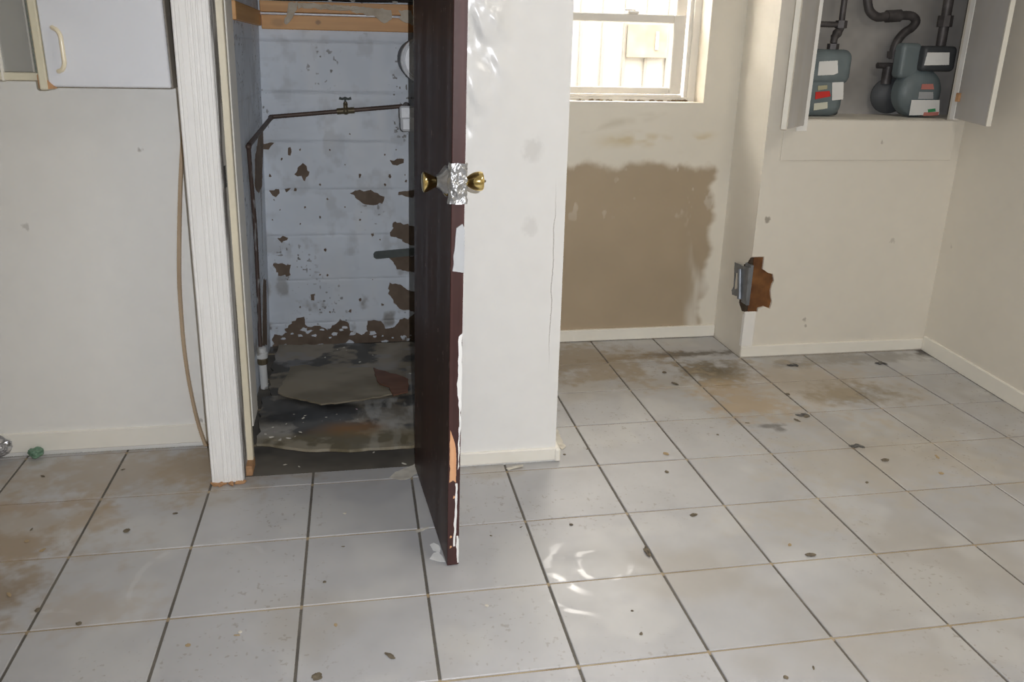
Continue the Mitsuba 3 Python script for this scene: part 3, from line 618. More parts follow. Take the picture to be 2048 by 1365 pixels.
part(c2, 'edge_strip', cbox(-.0305, -.0255, .088, .108, 1.200, 1.94, .001), 'mat_bright_edge', label='bright metal edge strip')
part(c2, 'channel', cbox(-.025, -.012, .092, .108, 1.198, 1.94, .001), 'mat_green_edge', label='grey-green channel')
part(c2, 'bottom_rail', cbox(-.102, -.017, .086, .112, 1.180, 1.1985, .001), 'mat_stile', label='cream bottom rail')
part(c2, 'bottom_rail', cbox(-.42, -.1035, .086, .112, 1.180, 1.1985, .001), 'mat_stile')
part(c2, 'post', cbox(-.1075, -.101, .0855, .112, 1.178, 1.94, .001), 'mat_trim', label='pale upright at the panel edge')

# bowed batten behind the casing
cl = [(0.296,0.31,1.178),(0.29,0.31,1.122),(0.277,0.31,1.037),(0.261,0.31,0.935),(0.246,0.31,0.83),(0.231,0.31,0.707),(0.218,0.31,0.58),(0.213,0.31,0.482),(0.21,0.31,0.382),(0.211,0.31,0.288),(0.216,0.31,0.2),(0.224,0.31,0.11),(0.236,0.31,0.037),(0.252,0.31,-0.035)]
p = curve(cl, 4); V, Fc = [], []
for i, q in enumerate(p):
    t = i / (len(p) - 1); w = .006 + .004 * math.sin(math.pi * min(1, t * 1.3)) + .008 * max(0, t - .55)
    for dx, dy in ((0, 0), (w, 0), (w, .018), (0, .018)): V.append((q[0] + dx, q[1] - .004 + dy, max(q[2], .004)))
for i in range(len(p) - 1):
    for j in range(4):
        a, b = 4 * i + j, 4 * i + (j + 1) % 4; Fc += [(a, b, b + 4), (a, b + 4, a + 4)]
n = 4 * (len(p) - 1); Fc += [(0, 2, 1), (0, 3, 2), (n, n + 1, n + 2), (n, n + 2, n + 3)]
bt = trimesh.Trimesh(V, Fc, process=False); bt.fix_normals()
one('bowed_strip', bt, 'mat_batten', 'thin brown wooden strip bowed away from the wall beside the casing', 'wooden strip')

# ------------------------------------------------------------------ inside the closet
b1 = one('wooden_beam', cbox(.395, .435, .52, 1.29, 1.352, 1.408, .002), 'mat_pine', 'orange pine beam along the left closet wall, mostly in shade', 'beam')
b2 = one('wooden_beam', cbox(.436, 1.298, 1.285, 1.329, 1.341, 1.394, .002), 'mat_pine', 'knotty orange pine beam across the top of the closet back wall', 'beam')
one('white_lath', cbox(.425, .955, 1.279, 1.30, 1.3955, 1.402, .001), 'mat_white_plastic', 'narrow white strip lying along the top of the knotty pine beam', 'strip')
one('wooden_beam', cbox(.436, 1.298, 1.262, 1.329, 1.404, 1.445, .002), 'mat_pine', 'upper orange pine board over the white strip, covered by plaster', 'beam')
structure('ceiling_closet', cat(*[sheet(Polygon([(.40, .2), (1.295, .2), (1.295, 1.32), (.40, 1.32)]), 1.452, .02, .006, 5, .08, 4)]), 'mat_rotten_dark', 'black rotten ceiling of the closet', 'ceiling')
for nm, pts, lab, sd, m in (
    ('plaster_scrap', [(0.547,1.25,1.437),(0.583,1.25,1.442),(0.578,1.25,1.412),(0.551,1.25,1.375),(0.534,1.25,1.356),(0.527,1.25,1.365),(0.542,1.25,1.411)], 'limp beige scrap hanging over the pine beam', 51, 'mat_plaster_scrap'),
    ('plaster_scrap', [(0.579,1.25,1.438),(0.657,1.25,1.437),(0.734,1.25,1.435),(0.847,1.25,1.429),(0.943,1.25,1.422),(0.946,1.25,1.389),(0.914,1.25,1.371),(0.873,1.25,1.4),(0.77,1.25,1.414),(0.656,1.25,1.418),(0.582,1.25,1.416)], 'long ragged rim of beige plaster along the upper pine board', 52, 'mat_plaster_scrap'),
    ('plaster_scrap', [(0.971,1.25,1.423),(1.022,1.25,1.421),(1.037,1.25,1.369),(1.001,1.25,1.375),(0.974,1.25,1.39)], 'ragged beige plaster lump at the right end of the pine beams', 53, 'mat_plaster_scrap')):
    g = jag(flat(pts, 'y'), .0025, .012, sd); m_ = slab(g, 'y', 1.243, 1.252)
    v, f = trimesh.remesh.subdivide_to_size(m_.vertices, m_.faces, .015); v = v + (meshkit.fbm(v * 40, 2, sd)[:, None] - .5) * np.array([.002, .014, .002])
    one(nm, trimesh.Trimesh(v, f), m, lab, 'plaster')
for i, (q, r) in enumerate(zip([(0.793,1.2,1.447),(0.957,1.2,1.45),(0.707,1.2,1.443)], (.010, .012, .008))):
    one('plaster_fleck', crumb((q[0], 1.2, 1.445), r, 70 + i, .5), 'mat_chip', 'pale fleck of plaster stuck to the black closet ceiling', 'plaster', 'plaster flecks on the closet ceiling')
# pipe with its valve
pp = thing('water_pipe', 'rusty brown pipe running up the left closet wall and across the back', 'pipe')
pv = [(0.388,0.815,0.157), (0.394,0.844,0.374), (0.402,0.844,0.645), (0.415,0.727,0.943)]
PT = pv[-1]
part(pp, 'riser', tube(pv, .0075, 14), 'mat_pipe_paint', smooth=40, label='upright length with peeling paint')
part(pp, 'diagonal', tube([(PT[0], PT[1], PT[2] - .004), (PT[0] + .002, PT[1] + .006, PT[2] + .006), (.443, 1.27, .994), (.448, 1.30, 1.001)], .0085, 14), 'mat_pipe', smooth=40)
part(pp, 'run', tube([(.441, 1.292, .9985), (.452, 1.302, 1.002), (.983, 1.302, 1.0495)], .0085, 14), 'mat_pipe', smooth=40)
part(pp, 'elbow', trimesh.creation.icosphere(2, .011).apply_translation((.446, 1.297, 1.0)), 'mat_pipe', smooth=40)
part(pp, 'elbow', trimesh.creation.icosphere(2, .0105).apply_translation(PT), 'mat_pipe', smooth=40)
vx = .748; vz = 1.0285
va = part(pp, 'valve', cat(tube([(vx - .036, 1.302, vz - .003), (vx + .036, 1.302, vz + .003)], .0125, 16), trimesh.creation.icosphere(2, .016).apply_translation((vx, 1.302, vz)), tube([(vx, 1.302, vz), (vx, 1.302, vz + .036)], [.011, .007], 14),
     tube([(vx, 1.302, vz + .022), (vx, 1.302, vz + .030)], .0105, 6)), 'mat_brass_old', smooth=30, label='old brass stop valve')
part(va, 'handle', cat(tube([(vx, 1.302, vz + .034), (vx, 1.302, vz + .048)], .004, 10), tube([(vx - .024, 1.302, vz + .051), (vx - .012, 1.302, vz + .047), (vx, 1.302, vz + .051), (vx + .012, 1.302, vz + .047), (vx + .024, 1.302, vz + .051)], [.006, .0045, .0055, .0045, .006], 10)), 'mat_strap', smooth=30, label='dark green valve handle')
PF = pv[0]
cp = thing('pipe_coupling', 'dirty white coupling at the foot of the rusty pipe', 'pipe fitting')
part(cp, 'collar', lathe([(0, 0), (.021, 0), (.022, .004), (.022, .020), (.019, .023), (.019, .042), (.012, .046), (0, .046)], (PF[0] + .004, PF[1], .128), (0, 0, 1), 28), 'mat_fitting_white', smooth=30)
part(cp, 'nut', lathe([(0, 0), (.018, 0), (.0205, .004), (.0205, .020), (.017, .026), (0, .026)], (PF[0] + .004, PF[1], .102), (0, 0, 1), 8), 'mat_brass_old', label='brown nut below the collar')
part(cp, 'drain', tube([(PF[0] + .004, PF[1], .0), (PF[0] + .004, PF[1], .105)], .015, 14), 'mat_fitting_white', smooth=40)
# white round cap and box fitting that peep out behind the door
wc = thing('round_cap', 'white round rimmed cap high on the closet back wall, half behind the door', 'cap')
cx, cz, cy = 1.045, 1.238, 1.0
part(wc, 'drum', lathe([(0, 0), (.078, 0), (.078, .32), (0, .32)], (cx, cy + .012, cz), (0, 1, 0), 48), 'mat_meter_dark', smooth=40, label='dark drum behind the cap')
part(wc, 'cap', lathe([(0, .018), (.066, .018), (.070, .014), (.073, .018), (.081, .014), (.083, .005), (.083, -.010), (0, -.010)], (cx, cy, cz), (0, -1, 0), 56), 'mat_white_plastic', smooth=25)
wb = thing('pipe_box', 'white boxy fitting at the right end of the closet pipe', 'pipe fitting')
part(wb, 'box', cbox(.958, 1.03, .97, 1.05, .975, 1.062, .008), 'mat_white_plastic')
part(wb, 'ridge', cbox(.954, 1.03, .962, 1.0, 1.022, 1.070, .006), 'mat_white_plastic')
part(wb, 'arm', tube([(1.0, 1.04, 1.03), (1.0, 1.332, 1.05)], .015, 14), 'mat_pipe', smooth=40, label='dark arm into the back wall')
st = slab(LineString([(.858, .407), (1.10, .425)]).buffer(.0165, quad_segs=8), 'y', 1.318, 1.331)
one('wall_strap', st, 'mat_strap', 'dark green round-ended flat bar fixed to the closet back wall', 'bar')
# soggy boards on the closet floor
bd = lambda pts: flat(pts, 'z')
one('soggy_board', sheet(jag(bd([(0.413,1.247,0.03),(0.996,1.217,0.03),(1.035,1.171,0.03),(0.987,0.548,0.03),(0.872,0.563,0.03),(0.437,0.621,0.03),(0.41,0.87,0.03),(0.411,1.092,0.03)]), .004, .03, 61), .020, .008, .007, 11, .03, 7), 'mat_board', 'mottled grey-brown soggy board at the back of the closet floor', 'board')
one('soggy_board', sheet(jag(bd([(0.49,0.886,0.05),(0.55,0.902,0.05),(0.646,0.844,0.05),(0.818,0.828,0.05),(0.825,0.723,0.05),(0.838,0.643,0.05),(0.882,0.553,0.05),(0.761,0.502,0.05),(0.708,0.5,0.05),(0.626,0.484,0.05),(0.527,0.561,0.05),(0.462,0.618,0.05),(0.478,0.741,0.05)]), .004, .025, 62), .056, .006, .005, 12, .03, 7), 'mat_board_plain', 'plain khaki soggy board lying in the middle of the stack', 'board')
one('wood_scrap', sheet(jag(bd([(0.817,0.805,0.048),(0.88,0.737,0.048),(0.948,0.67,0.048),(0.937,0.541,0.048),(0.883,0.514,0.048),(0.87,0.599,0.048),(0.836,0.633,0.048)]), .003, .03, 63), .064, .006, .001, 13, .04), 'mat_reddish_wood', 'reddish brown scrap of wood on the soggy boards beside the door', 'wood scrap')
one('soggy_board', sheet(jag(bd([(0.404,0.625,0.05),(0.469,0.627,0.05),(0.617,0.54,0.05),(0.726,0.535,0.05),(0.872,0.554,0.05),(0.989,0.568,0.05),(0.956,0.141,0.05),(0.854,0.122,0.05),(0.726,0.125,0.05),(0.585,0.155,0.05),(0.502,0.189,0.05),(0.423,0.222,0.05)]), .004, .03, 64), .034, .010, .008, 14, .025, 6), 'mat_board_front', 'black-stained rusty soggy board at the front of the closet', 'board')
for i, q in enumerate([(0.53,0.438,0.06),(0.565,0.398,0.06),(0.566,0.364,0.06),(0.57,0.419,0.06),(0.629,0.368,0.06),(0.643,0.396,0.06),(0.51,0.359,0.06),(0.561,0.283,0.06),(0.467,0.336,0.06),(0.475,0.299,0.06),(0.469,0.256,0.06),(0.499,0.233,0.06),(0.526,0.24,0.06),(0.546,0.253,0.06),(0.749,0.453,0.06),(0.752,0.365,0.06),(0.692,0.368,0.06),(0.815,0.162,0.06),(0.801,0.098,0.06),(0.823,0.146,0.06),(0.679,0.418,0.06),(0.447,0.282,0.06)]):
    one('paint_flake', crumb((q[0], q[1], .046), float(rng.uniform(.0015, .0062)), 500 + i, .35, (1.5, .8), 1), 'mat_chip_pink' if i % 5 == 4 else 'mat_chip', 'pale flake of paint fallen on the black-stained front board', 'paint flake', 'paint flakes on the front board')
for i, q in enumerate([(0.621,1.033,0.04),(0.709,1.116,0.04),(0.765,0.96,0.04),(0.819,1.039,0.04),(0.698,1.15,0.04),(0.671,1.127,0.04),(0.963,0.802,0.04),(0.411,0.759,0.04)]):
    one('paint_flake', crumb((q[0], q[1], .038), float(rng.uniform(.002, .006)), 540 + i, .35, (1.6, .8), 1), 'mat_chip', 'pale flake of paint fallen on the back board', 'paint flake', 'paint flakes on the back board')
for i, q in enumerate([(0.461,0.137,0),(0.513,0.13,0),(0.563,0.13,0),(0.517,0.15,0),(0.776,0.096,0),(0.715,0.06,0),(0.617,0.094,0),(0.897,0.104,0)]):
    one('paint_flake', crumb((q[0], q[1], -.006), float(rng.uniform(.002, .006)), 570 + i, .35, (1.6, .8), 1), 'mat_chip', 'pale flake of paint on the wet closet floor', 'paint flake', 'paint flakes on the wet closet floor')

# ------------------------------------------------------------------ window
wn = shell('window_1', 'white double-hung window in the niche, dazzling daylight behind it', 'window')
yf = 1.34
part(wn, 'frame', cat(cbox(wx1 - .034, wx1, yf - .01, 1.46, wz0, wz1, .002), cbox(wx0, wx0 + .034, yf - .01, 1.46, wz0, wz1, .002), cbox(wx0, wx1, yf - .01, 1.46, wz1 - .034, wz1, .002), cbox(wx0, wx1, yf - .006, 1.46, wz0, wz0 + .018, .002),
     cbox(wx1 - .048, wx1 - .034, yf + .004, yf + .014, wz0, wz1, .001)), 'mat_sash')
ls = part(wn, 'lower_sash', cat(cbox(2.168, 2.222, yf, yf + .028, 1.110, 1.440, .003), cbox(1.605, 1.655, yf, yf + .028, 1.110, 1.440, .003), cbox(1.656, 2.167, yf, yf + .028, 1.110, 1.138, .003), cbox(1.656, 2.167, yf, yf + .028, 1.405, 1.440, .003)), 'mat_sash')
def pane(x0, x1, y, z0, z1): return trimesh.Trimesh([(x0, y, z0), (x1, y, z0), (x1, y, z1), (x0, y, z1)], [(0, 1, 2), (0, 2, 3)], process=False)
part(ls, 'pane', pane(1.652, 2.170, yf + .014, 1.136, 1.408), 'mat_pane')
part(ls, 'latch', cat(cbox(1.955, 2.005, yf - .004, yf + .02, 1.4405, 1.452, .003), cbox(1.94, 1.99, yf + .002, yf + .014, 1.452, 1.458, .002)), 'mat_sash', label='sash latch')
us = part(wn, 'upper_sash', cat(cbox(2.185, 2.235, yf + .032, yf + .06, 1.41, 1.915, .003), cbox(1.60, 1.655, yf + .032, yf + .06, 1.41, 1.915, .003), cbox(1.656, 2.184, yf + .032, yf + .06, 1.405, 1.437, .003), cbox(1.656, 2.184, yf + .032, yf + .06, 1.88, 1.915, .003)), 'mat_sash')
part(us, 'pane', pane(1.652, 2.188, yf + .046, 1.433, 1.885), 'mat_pane')
part(wn, 'bottom_track', cat(cbox(1.60, 2.226, yf - .004, yf + .03, 1.0965, 1.106, .002)), 'mat_sash')
part(wn, 'grime', cat(*[crumb((float(x), yf - .012 - float(rng.uniform(0, .02)), wz0), float(rng.uniform(.004, .009)), 600 + i, .5, (2.0, .7), 1) for i, x in enumerate(rng.uniform(1.72, 2.25, 34))]), 'mat_dirt', label='dark crumbs of dirt along the sill')
labels[wn + '__grime']['kind'] = 'stuff'
part(wn, 'sill', cbox(wx0, wx1 - .0005, 1.2195, yf, wz0 - .002, wz0 + .0015, .0005), 'mat_reveal')
part(wn, 'reveal', cbox(wx1 - .003, wx1 + .0005, 1.2195, yf - .01, wz0, wz1, .0005), 'mat_reveal', label='sunlit cream reveal')
fence = thing('board_fence', 'pale vertical board fence outside the window', 'fence')
for i in range(34):
    x0 = -.4 + i * .13
    part(fence, 'board', cbox(x0, x0 + .124, 2.55, 2.57, .0, 2.1, .004), 'mat_fence')
    part(fence, 'cover_strip', cbox(x0 + .118, x0 + .136, 2.535, 2.552, .0, 2.1, .003), 'mat_fence_strip')
part(fence, 'rail', cbox(-.4, 4.0, 2.571, 2.62, 1.75, 1.84, .004), 'mat_fence')
bp = thing('fence_panel', 'small brown panel fixed to the fence outside the window', 'panel')
part(bp, 'sheet', cbox(2.335, 2.575, 2.515, 2.534, 1.255, 1.44, .004), 'mat_fence_brown')
part(bp, 'slat', cbox(2.50, 2.52, 2.508, 2.516, 1.30, 1.40, .002), 'mat_fence', label='pale slat')
structure('ground_outside', box(-3, 8, 1.5, 9, -.3, -.05), 'mat_ground', 'pale ground outside the window', 'ground')

# ------------------------------------------------------------------ gas meter cupboard
structure('trim_4', cat(cbox(2.566, 2.612, .899, .93, .99, 1.90, .002), cbox(3.278, 3.305, .899, .93, 1.040, 1.90, .002), cbox(2.566, 3.318, .899, .93, 1.87, 1.91, .002)), 'mat_trim_white', 'pale frame round the gas meter cupboard', 'frame')
structure('trim_5', cbox(2.515, 3.306, .906, .917, .870, 1.034, .0015), 'mat_wall', 'flat panel of the wall just below the gas meter cupboard', 'panel')
structure('wall_cupboard', cat(box(mx0 - .01, 3.67, 1.28, 1.31, mz0 - .02, mz1 + .02), box(mx0 - .02, mx0 + .001, .94, 1.30, mz0, mz1), box(3.659, 3.68, .94, 1.30, mz0, mz1)), 'mat_concrete', 'mottled grey concrete inside the gas meter cupboard')
def leaf(h, e, zh, ze, th):
    h, e = np.array(h), np.array(e); d = (e - h) / np.linalg.norm(e - h); nrm = np.array([-d[1], d[0]]) * th
    return hull([(*p, z) for p, z0 in ((h, zh), (e, ze), (h + nrm, zh), (e + nrm, ze)) for z in (z0, 1.87)])
a1 = thing('access_door', 'left leaf of the gas meter cupboard, swung open past the wall corner', 'cupboard door', 'cupboard doors')
part(a1, 'panel', leaf((2.572, .894), (2.384, .676), 1.0145, 1.0185, .018), 'mat_access_door')
part(a1, 'edging', leaf((2.383, .675), (2.370, .660), 1.0145, 1.0185, .019), 'mat_trim', label='cream front edge')
a2 = thing('access_door', 'right leaf of the gas meter cupboard, standing open beside the right wall', 'cupboard door', 'cupboard doors')
part(a2, 'panel', leaf((3.278, .896), (3.196, .604), 1.047, 1.038, .016), 'mat_access_door')
part(a2, 'edging', leaf((3.1955, .603), (3.193, .595), 1.047, 1.038, .017), 'mat_trim', label='cream front edge')
part(a2, 'hinge', cat(cbox(3.262, 3.272, .872, .892, 1.115, 1.15, .001)), 'mat_swollen', label='rusty hinge')
del labels[a1]['group'], labels[a2]['group']

def rounded(x0, x1, y0, y1, z0, z1, r):
    return tm(manifold3d.Manifold.batch_hull([manifold3d.Manifold.sphere(r, 20).translate((a, b, c)) for a in (x0 + r, x1 - r) for b in (y0 + r, y1 - r) for c in (z0 + r, z1 - r)]))
def sticker(parent, pts, y, m, label):
    part(parent, 'sticker', slab(Polygon(flat(pts, 'y')), 'y', y - .0012, y + .0004), m, label=label)
g1 = thing('gas_meter', 'teal-grey gas meter with red sticker at the left of the cupboard', 'gas meter')
Y1 = 1.06
part(g1, 'body', cat(rounded(2.625, 2.862, Y1, Y1 + .14, 1.038, 1.225, .045), rounded(2.61, 2.70, Y1 + .01, Y1 + .13, 1.037, 1.20, .02)), 'mat_meter_body', smooth=30)
part(g1, 'index_box', rounded(2.625, 2.872, Y1 - .012, Y1 + .12, 1.170, 1.312, .035), 'mat_meter_body', smooth=30)
part(g1, 'flange', rounded(2.620, 2.870, Y1 + .05, Y1 + .075, 1.04, 1.235, .012), 'mat_meter_dark', smooth=30)
part(g1, 'inlet', tube([(2.66, Y1 + .05, 1.30), (2.66, Y1 + .05, 1.345)], .02, 14), 'mat_iron', smooth=30)
part(g1, 'inlet', tube([(2.80, Y1 + .05, 1.30), (2.80, Y1 + .05, 1.335)], .024, 6), 'mat_iron', smooth=30)
sticker(g1, [(2.708,1.046,1.262),(2.792,1.046,1.268),(2.802,1.046,1.218),(2.785,1.046,1.21),(2.71,1.046,1.206)], 1.046, 'mat_sticker', 'white printed sticker')
sticker(g1, [(2.717,1.058,1.139),(2.781,1.058,1.144),(2.79,1.058,1.122),(2.72,1.058,1.109)], 1.058, 'mat_sticker_red', 'red sticker')
sticker(g1, [(2.788,1.058,1.179),(2.841,1.058,1.182),(2.85,1.058,1.11),(2.799,1.058,1.105)], 1.058, 'mat_sticker', 'white square sticker')
sticker(g1, [(2.717,1.058,1.092),(2.779,1.058,1.099),(2.783,1.058,1.072),(2.719,1.058,1.063)], 1.058, 'mat_sticker_cream', 'cream number sticker')
sticker(g1, [(2.725,1.058,1.164),(2.768,1.058,1.168),(2.769,1.058,1.152),(2.726,1.058,1.145)], 1.058, 'mat_sticker_yellow', 'faded yellow sticker')
pg = thing('gas_pipe', 'dark iron pipe with a union above the left gas meter', 'pipe')
part(pg, 'pipe', tube([(2.835, 1.13, 2.0), (2.835, 1.13, 1.42)], .012, 12), 'mat_iron', smooth=40)
part(pg, 'union', cat(tube([(2.835, 1.13, 1.428), (2.835, 1.13, 1.398)], .024, 6), tube([(2.835, 1.13, 1.40), (2.820, 1.125, 1.375), (2.805, 1.12, 1.36)], .016, 12), trimesh.creation.icosphere(2, .02).apply_translation((2.820, 1.125, 1.378)), tube([(2.830, 1.13, 1.412), (2.725, 1.13, 1.412)], .012, 10)), 'mat_iron', smooth=40)
part(pg, 'drop', tube(curve([(2.812, 1.118, 1.378), (2.805, 1.114, 1.362), (2.801, 1.111, 1.348), (2.80, 1.11, 1.337)], 4), .014, 12), 'mat_iron', smooth=40)
g2 = thing('gas_meter', 'round-fronted dark gas meter with green and red label at the right of the cupboard', 'gas meter')
Y2 = 1.05
part(g2, 'body', lathe([(0, -.03), (.05, -.03), (.075, -.024), (.098, -.008), (.104, .008), (.104, .05), (.095, .062), (0, .062)], (3.224, Y2 + .03, 1.142), (0, 1, 0), 48), 'mat_meter_body', smooth=35)
part(g2, 'index_box', rounded(3.185, 3.345, Y2 - .015, Y2 + .10, 1.232, 1.335, .018), 'mat_meter_dark', smooth=30)
part(g2, 'neck', rounded(3.105, 3.20, Y2 + .02, Y2 + .09, 1.20, 1.345, .02), 'mat_meter_body', smooth=30)
sticker(g2, [(3.196,1.033,1.308),(3.301,1.033,1.31),(3.309,1.033,1.259),(3.19,1.033,1.255)], 1.033, 'mat_sticker', 'white label on the index box')
sticker(g2, [(3.207,1.048,1.179),(3.26,1.048,1.18),(3.269,1.048,1.157),(3.206,1.048,1.156)], 1.048, 'mat_sticker_pink', 'faded red label')
sticker(g2, [(3.199,1.048,1.146),(3.267,1.048,1.146),(3.273,1.048,1.117),(3.2,1.048,1.116)], 1.048, 'mat_sticker_grey', 'grey display window')
sticker(g2, [(3.168,1.046,1.112),(3.304,1.046,1.113),(3.314,1.046,1.05),(3.168,1.046,1.047)], 1.046, 'mat_sticker', 'white label with coloured corner')
sticker(g2, [(3.254,1.044,1.073),(3.288,1.044,1.077),(3.293,1.044,1.065),(3.257,1.044,1.06)], 1.044, 'mat_sticker_green', 'green patch on the label')
sticker(g2, [(3.237,1.044,1.06),(3.31,1.044,1.063),(3.308,1.044,1.048),(3.236,1.044,1.045)], 1.044, 'mat_sticker_pink', 'red patch on the label')
rg = thing('gas_regulator', 'black round gas regulator between the two meters', 'regulator')
RC = np.array([3.165, 1.212, 1.122])
part(rg, 'housing', lathe([(0, -.03), (.03, -.03), (.045, -.02), (.075, -.008), (.078, 0), (.078, .010), (.05, .024), (0, .03)], RC, (-.35, -.94, 0), 40), 'mat_meter_dark', smooth=30)
part(rg, 'neck', tube([RC + (-.03, -.01, .05), RC + (-.03, -.01, .125)], .022, 14), 'mat_iron', smooth=40)
part(rg, 'flange', tube([RC + (-.085, -.01, .128), RC + (.02, -.01, .128)], .013, 10), 'mat_iron', smooth=40)
pb = thing('gas_pipe', 'thick dark gas pipe with a U-bend above the right gas meter', 'pipe')
ub = [(2.97,1.2,1.597),(2.978,1.2,1.547),(2.989,1.2,1.501),(3.006,1.2,1.47),(3.043,1.2,1.45),(3.086,1.2,1.454),(3.15,1.2,1.459),(3.204,1.2,1.459),(3.232,1.2,1.439),(3.218,1.2,1.412),(3.183,1.2,1.388),(3.158,1.2,1.354),(3.148,1.2,1.317),(3.15,1.2,1.279)]
part(pb, 'pipe', tube(curve(ub, 5), .0185, 16), 'mat_iron', smooth=40)
part(pb, 'collar', tube([ub[5], ub[6]], .026, 14), 'mat_iron', smooth=30)
part(pb, 'collar', tube([np.array(ub[-2]) + (0, 0, -.005), np.array(ub[-1]) + (0, 0, .005)], .027, 8), 'mat_iron', smooth=30)
pc = thing('gas_pipe', 'dark pipe rising behind the right gas meter to the cupboard top', 'pipe')
part(pc, 'pipe', tube([(3.31, 1.11, 2.0), (3.31, 1.11, 1.337)], .020, 14), 'mat_iron', smooth=40)
part(pc, 'union', tube([(3.31, 1.11, 1.46), (3.31, 1.11, 1.415)], .031, 8), 'mat_iron', smooth=30)

# ------------------------------------------------------------------ broken corner with its steel bracket
structure('wall_cavity', cat(cbox(2.458, 2.62, .926, .94, .14, .475, .002)), 'mat_rust', 'rust-brown backing seen through the hole broken in the wall corner', 'cavity')
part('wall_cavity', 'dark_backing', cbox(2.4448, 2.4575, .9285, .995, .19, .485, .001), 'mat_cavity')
br = thing('corner_bracket', 'grey steel box bracket sticking out of the broken wall corner', 'bracket')
fo = [(2.43,1.046,0.405),(2.43,0.984,0.409),(2.43,0.969,0.267),(2.43,1.035,0.258),(2.43,1.045,0.278),(2.43,1.029,0.297)]
ys = [p[1] for p in fo]; 
ear = Polygon([(p[1], p[2]) for p in fo]).buffer(0)
slot = Polygon([(p[1], p[2]) for p in [(2.43,1.024,0.362),(2.43,0.99,0.371),(2.43,0.992,0.297),(2.43,1.026,0.286)]])
part(br, 'ear', slab(ear.difference(slot), 'x', 2.428, 2.4315), 'mat_steel', label='slotted ear')
bx = [(2.44,1.009,0.402),(2.44,0.903,0.416),(2.44,0.895,0.27),(2.44,0.982,0.254)]
y0, y1_, z0, z1_ = min(p[1] for p in bx), max(p[1] for p in bx), min(p[2] for p in bx), max(p[2] for p in bx)
part(br, 'channel', cat(hull([(2.428, p[1], p[2]) for p in bx] + [(2.436, p[1], p[2]) for p in bx]), tube([(2.424, (bx[0][1] * .7 + bx[1][1] * .3), bx[0][2] - .01), (2.424, (bx[3][1] * .6 + bx[2][1] * .4), bx[3][2] + .01)], .010, 12)), 'mat_steel', smooth=30)
part(br, 'side', cbox(2.4375, 2.452, .906, .96, .245, .425, .001), 'mat_steel')
one('corner_bead', cat(cbox(2.437, 2.49, .907, .9175, .052, .215, .003), cbox(2.4365, 2.446, .907, .93, .052, .20, .002)), 'mat_trim_white', 'white patched strip on the wall corner below the steel bracket', 'corner strip')

# ------------------------------------------------------------------ things on the tiles
one('glass_lump', crumb((-0.272,0.3,0), .019, 3, .85, (1.15, .9), 3), 'mat_green_glass', 'small green glassy lump against the skirting on the left', 'glass', smooth=True)
fl_ = trimesh.creation.icosphere(subdivisions=4, radius=1.0); v = fl_.vertices
v = v * (1 + .5 * (meshkit.fbm(v * 2.2, 3, 8) - .5)[:, None] + .12 * np.abs(meshkit.noise(v * 7, 2) - .5)[:, None]) * np.array([.052, .034, .036]); fl_.vertices = v + np.array([-.392, .292, .052])
one('foil_wrapped_stub', fl_, 'mat_foil', 'silver tape-wrapped stub at the wall by the far left skirting', 'pipe stub', smooth=20)
def scrap(pts, lab, sd, m='mat_paper_white', z=.0008, lift=.006):
    g = jag(flat(pts, 'z'), .002, .015, sd); s = sheet(g, z, .0008, .0, sd, .02)
    vv = np.array(s.vertices); vv[:, 2] += lift * meshkit.noise(vv * 18, sd); s.vertices = vv
    one('paper_scrap', s, m, lab, 'paper scrap', smooth=30)
scrap([(0.937,-0.4,0.004),(0.95,-0.392,0.004),(0.962,-0.406,0.004),(0.962,-0.437,0.004),(0.944,-0.427,0.004)], 'small torn white scrap on the tile left of the door foot, the farther of two', 81)
scrap([(0.93,-0.461,0.004),(0.943,-0.434,0.004),(0.957,-0.429,0.004),(0.968,-0.452,0.004),(0.971,-0.481,0.004)], 'small torn white scrap touching the foot of the dark door, the nearer of two', 82)
scrap([(0.846,0.001,0.004),(0.865,0.035,0.004),(0.891,0.055,0.004),(0.933,0.084,0.004),(0.933,0.015,0.004),(0.909,-0.012,0.004),(0.878,-0.017,0.004)], 'torn white flap of vinyl on the closet threshold beside the door', 83, 'mat_chip')
scrap([(0.905,-0.319,0.004),(0.922,-0.313,0.004),(0.943,-0.301,0.004),(0.945,-0.306,0.004),(0.925,-0.324,0.004),(0.908,-0.33,0.004)], 'thin white curl lying across the tile joint left of the door', 84, 'mat_chip', lift=.003)
scrap([(1.441,0.303,0.003),(1.452,0.293,0.003),(1.449,0.139,0.003),(1.43,0.119,0.003),(1.419,0.159,0.003)], 'pale wedge-shaped chip on the tile beside the white wall corner', 85, 'mat_chip', lift=.003)
scrap([(1.219,0.01,0.003),(1.251,0.023,0.003),(1.278,0.03,0.003),(1.276,0.016,0.003),(1.248,0.006,0.003),(1.223,-0.004,0.003)], 'torn pale sliver at the foot of the white wall skirting', 86, 'mat_chip', lift=.004)
CR = 'small dark speck of dirt lying on the floor tiles'
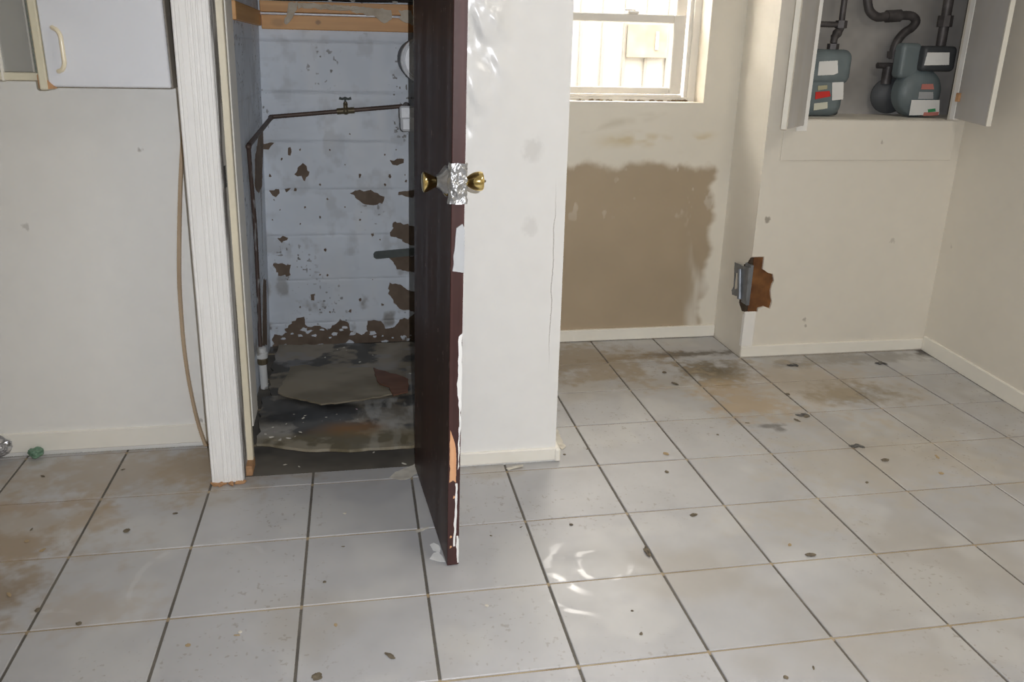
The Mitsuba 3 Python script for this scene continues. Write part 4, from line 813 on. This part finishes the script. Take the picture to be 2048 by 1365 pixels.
for i, (q, r, st_) in enumerate(zip(
    [(1.346,-0.347,0),(1.715,-0.348,0),(1.516,-0.516,0),(1.397,-0.749,0),(1.391,-0.834,0),(0.813,-0.822,0),(0.657,-0.864,0),(0.692,-0.694,0),(0.707,-0.364,0),(0.662,-0.52,0),(1.11,-0.37,0),(1.202,-0.338,0),(0.118,-0.2,0),(0.231,-0.122,0),(-0.14,-0.153,0),(-0.132,-0.215,0),(-0.076,-0.267,0),(-0.091,-0.459,0),(0.107,-0.6,0),(-0.003,-0.533,0),(0.471,-0.697,0),(0.368,-0.716,0),(-0.212,0.166,0),(0.018,0.179,0),(2.444,0.48,0),(2.493,-0.106,0),(2.687,-0.107,0),(2.622,-0.217,0),(2.343,-0.238,0),(2.032,0.644,0),(2.034,0.775,0),(1.731,-0.08,0),(2.161,0.242,0),(2.01,0.162,0),(1.773,0.043,0),(1.521,0.117,0),(1.431,0.087,0),(1.951,-0.593,0),(1.733,-1.003,0),(1.657,-1.022,0),(1.921,-0.537,0),(2.356,0.238,0),(2.408,0.267,0)],
    (5, 8, 13, 3, 4, 9, 10, 4, 3, 4, 3, 3, 8, 5, 4, 6, 6, 7, 6, 6, 4, 5, 5, 4, 8, 9, 8, 7, 5, 10, 8, 6, 5, 4, 8, 4, 4, 9, 4, 5, 5, 8, 10),
    ((1, 1), (1.3, .8), (1.6, .5)) * 20)):
    own = {1: 'dark crumb alone near the middle of a tile right of the door', 2: 'longish dark crumb on the tile joint right of the wiped rings', 5: 'dark crumb below the door foot near the bottom edge', 6: 'dark blot of dirt at the bottom edge left of the door',
           12: 'dark longish crumb on a left tile in front of the casing', 24: 'dark crumb on a tile joint below the broken corner bracket', 25: 'flat dark crumb in the middle of a tile towards the right wall', 29: 'dark round crumb on the tile in front of the tan patch, nearer of two',
           30: 'dark crumb on the tile in front of the tan patch, farther of two', 37: 'dark crumb on a row joint in the lower right tiles', 41: 'dark crumb beside the smeared clump, farther of two', 42: 'dark crumb beside the smeared clump, nearer of two'}.get(i)
    tan = i in (7, 15, 16, 17, 20, 21, 26, 27, 34, 40)
    one('dirt_crumb', crumb((q[0], q[1], 0), r * .0011, 700 + i, .28, st_, 2), 'mat_crumb_tan' if tan else 'mat_crumb',
        'tan crumb of dirt lying on the floor tiles' if tan else own or CR, 'crumb', 'tan crumbs on the tiles' if tan else None if own else 'small dark crumbs on the tiles')
for i, q in enumerate([(2.626,0.784,0),(2.4,0.278,0),(2.454,0.006,0),(3.032,0.758,0)]):
    one('dirt_clump', cat(*[crumb((q[0] + dx, q[1] + dy, 0), r, 800 + i * 5 + k, .35, (1.4, .7), 2) for k, (dx, dy, r) in enumerate(((0, 0, .012), (.017, -.005, .009), (-.014, .005, .007)))]), 'mat_crumb_blue',
        ('blackish clump of dirt near the foot of the meter wall', 'smeared clump of dark dirt in the middle of the right-hand tiles', 'dark clump of dirt on a tile joint corner at the right', 'flat dark clump of dirt close to the meter wall corner')[i], 'dirt')
for i, q in enumerate([(1.052,-0.677,0),(0.71,-0.192,0),(0.477,-0.688,0)]):
    one('white_crumb', crumb((q[0], q[1], 0), .005, 850 + i, .4, (1, 1), 1), 'mat_chip', 'tiny white crumb lying on the floor tiles', 'crumb', 'white crumbs on the tiles')
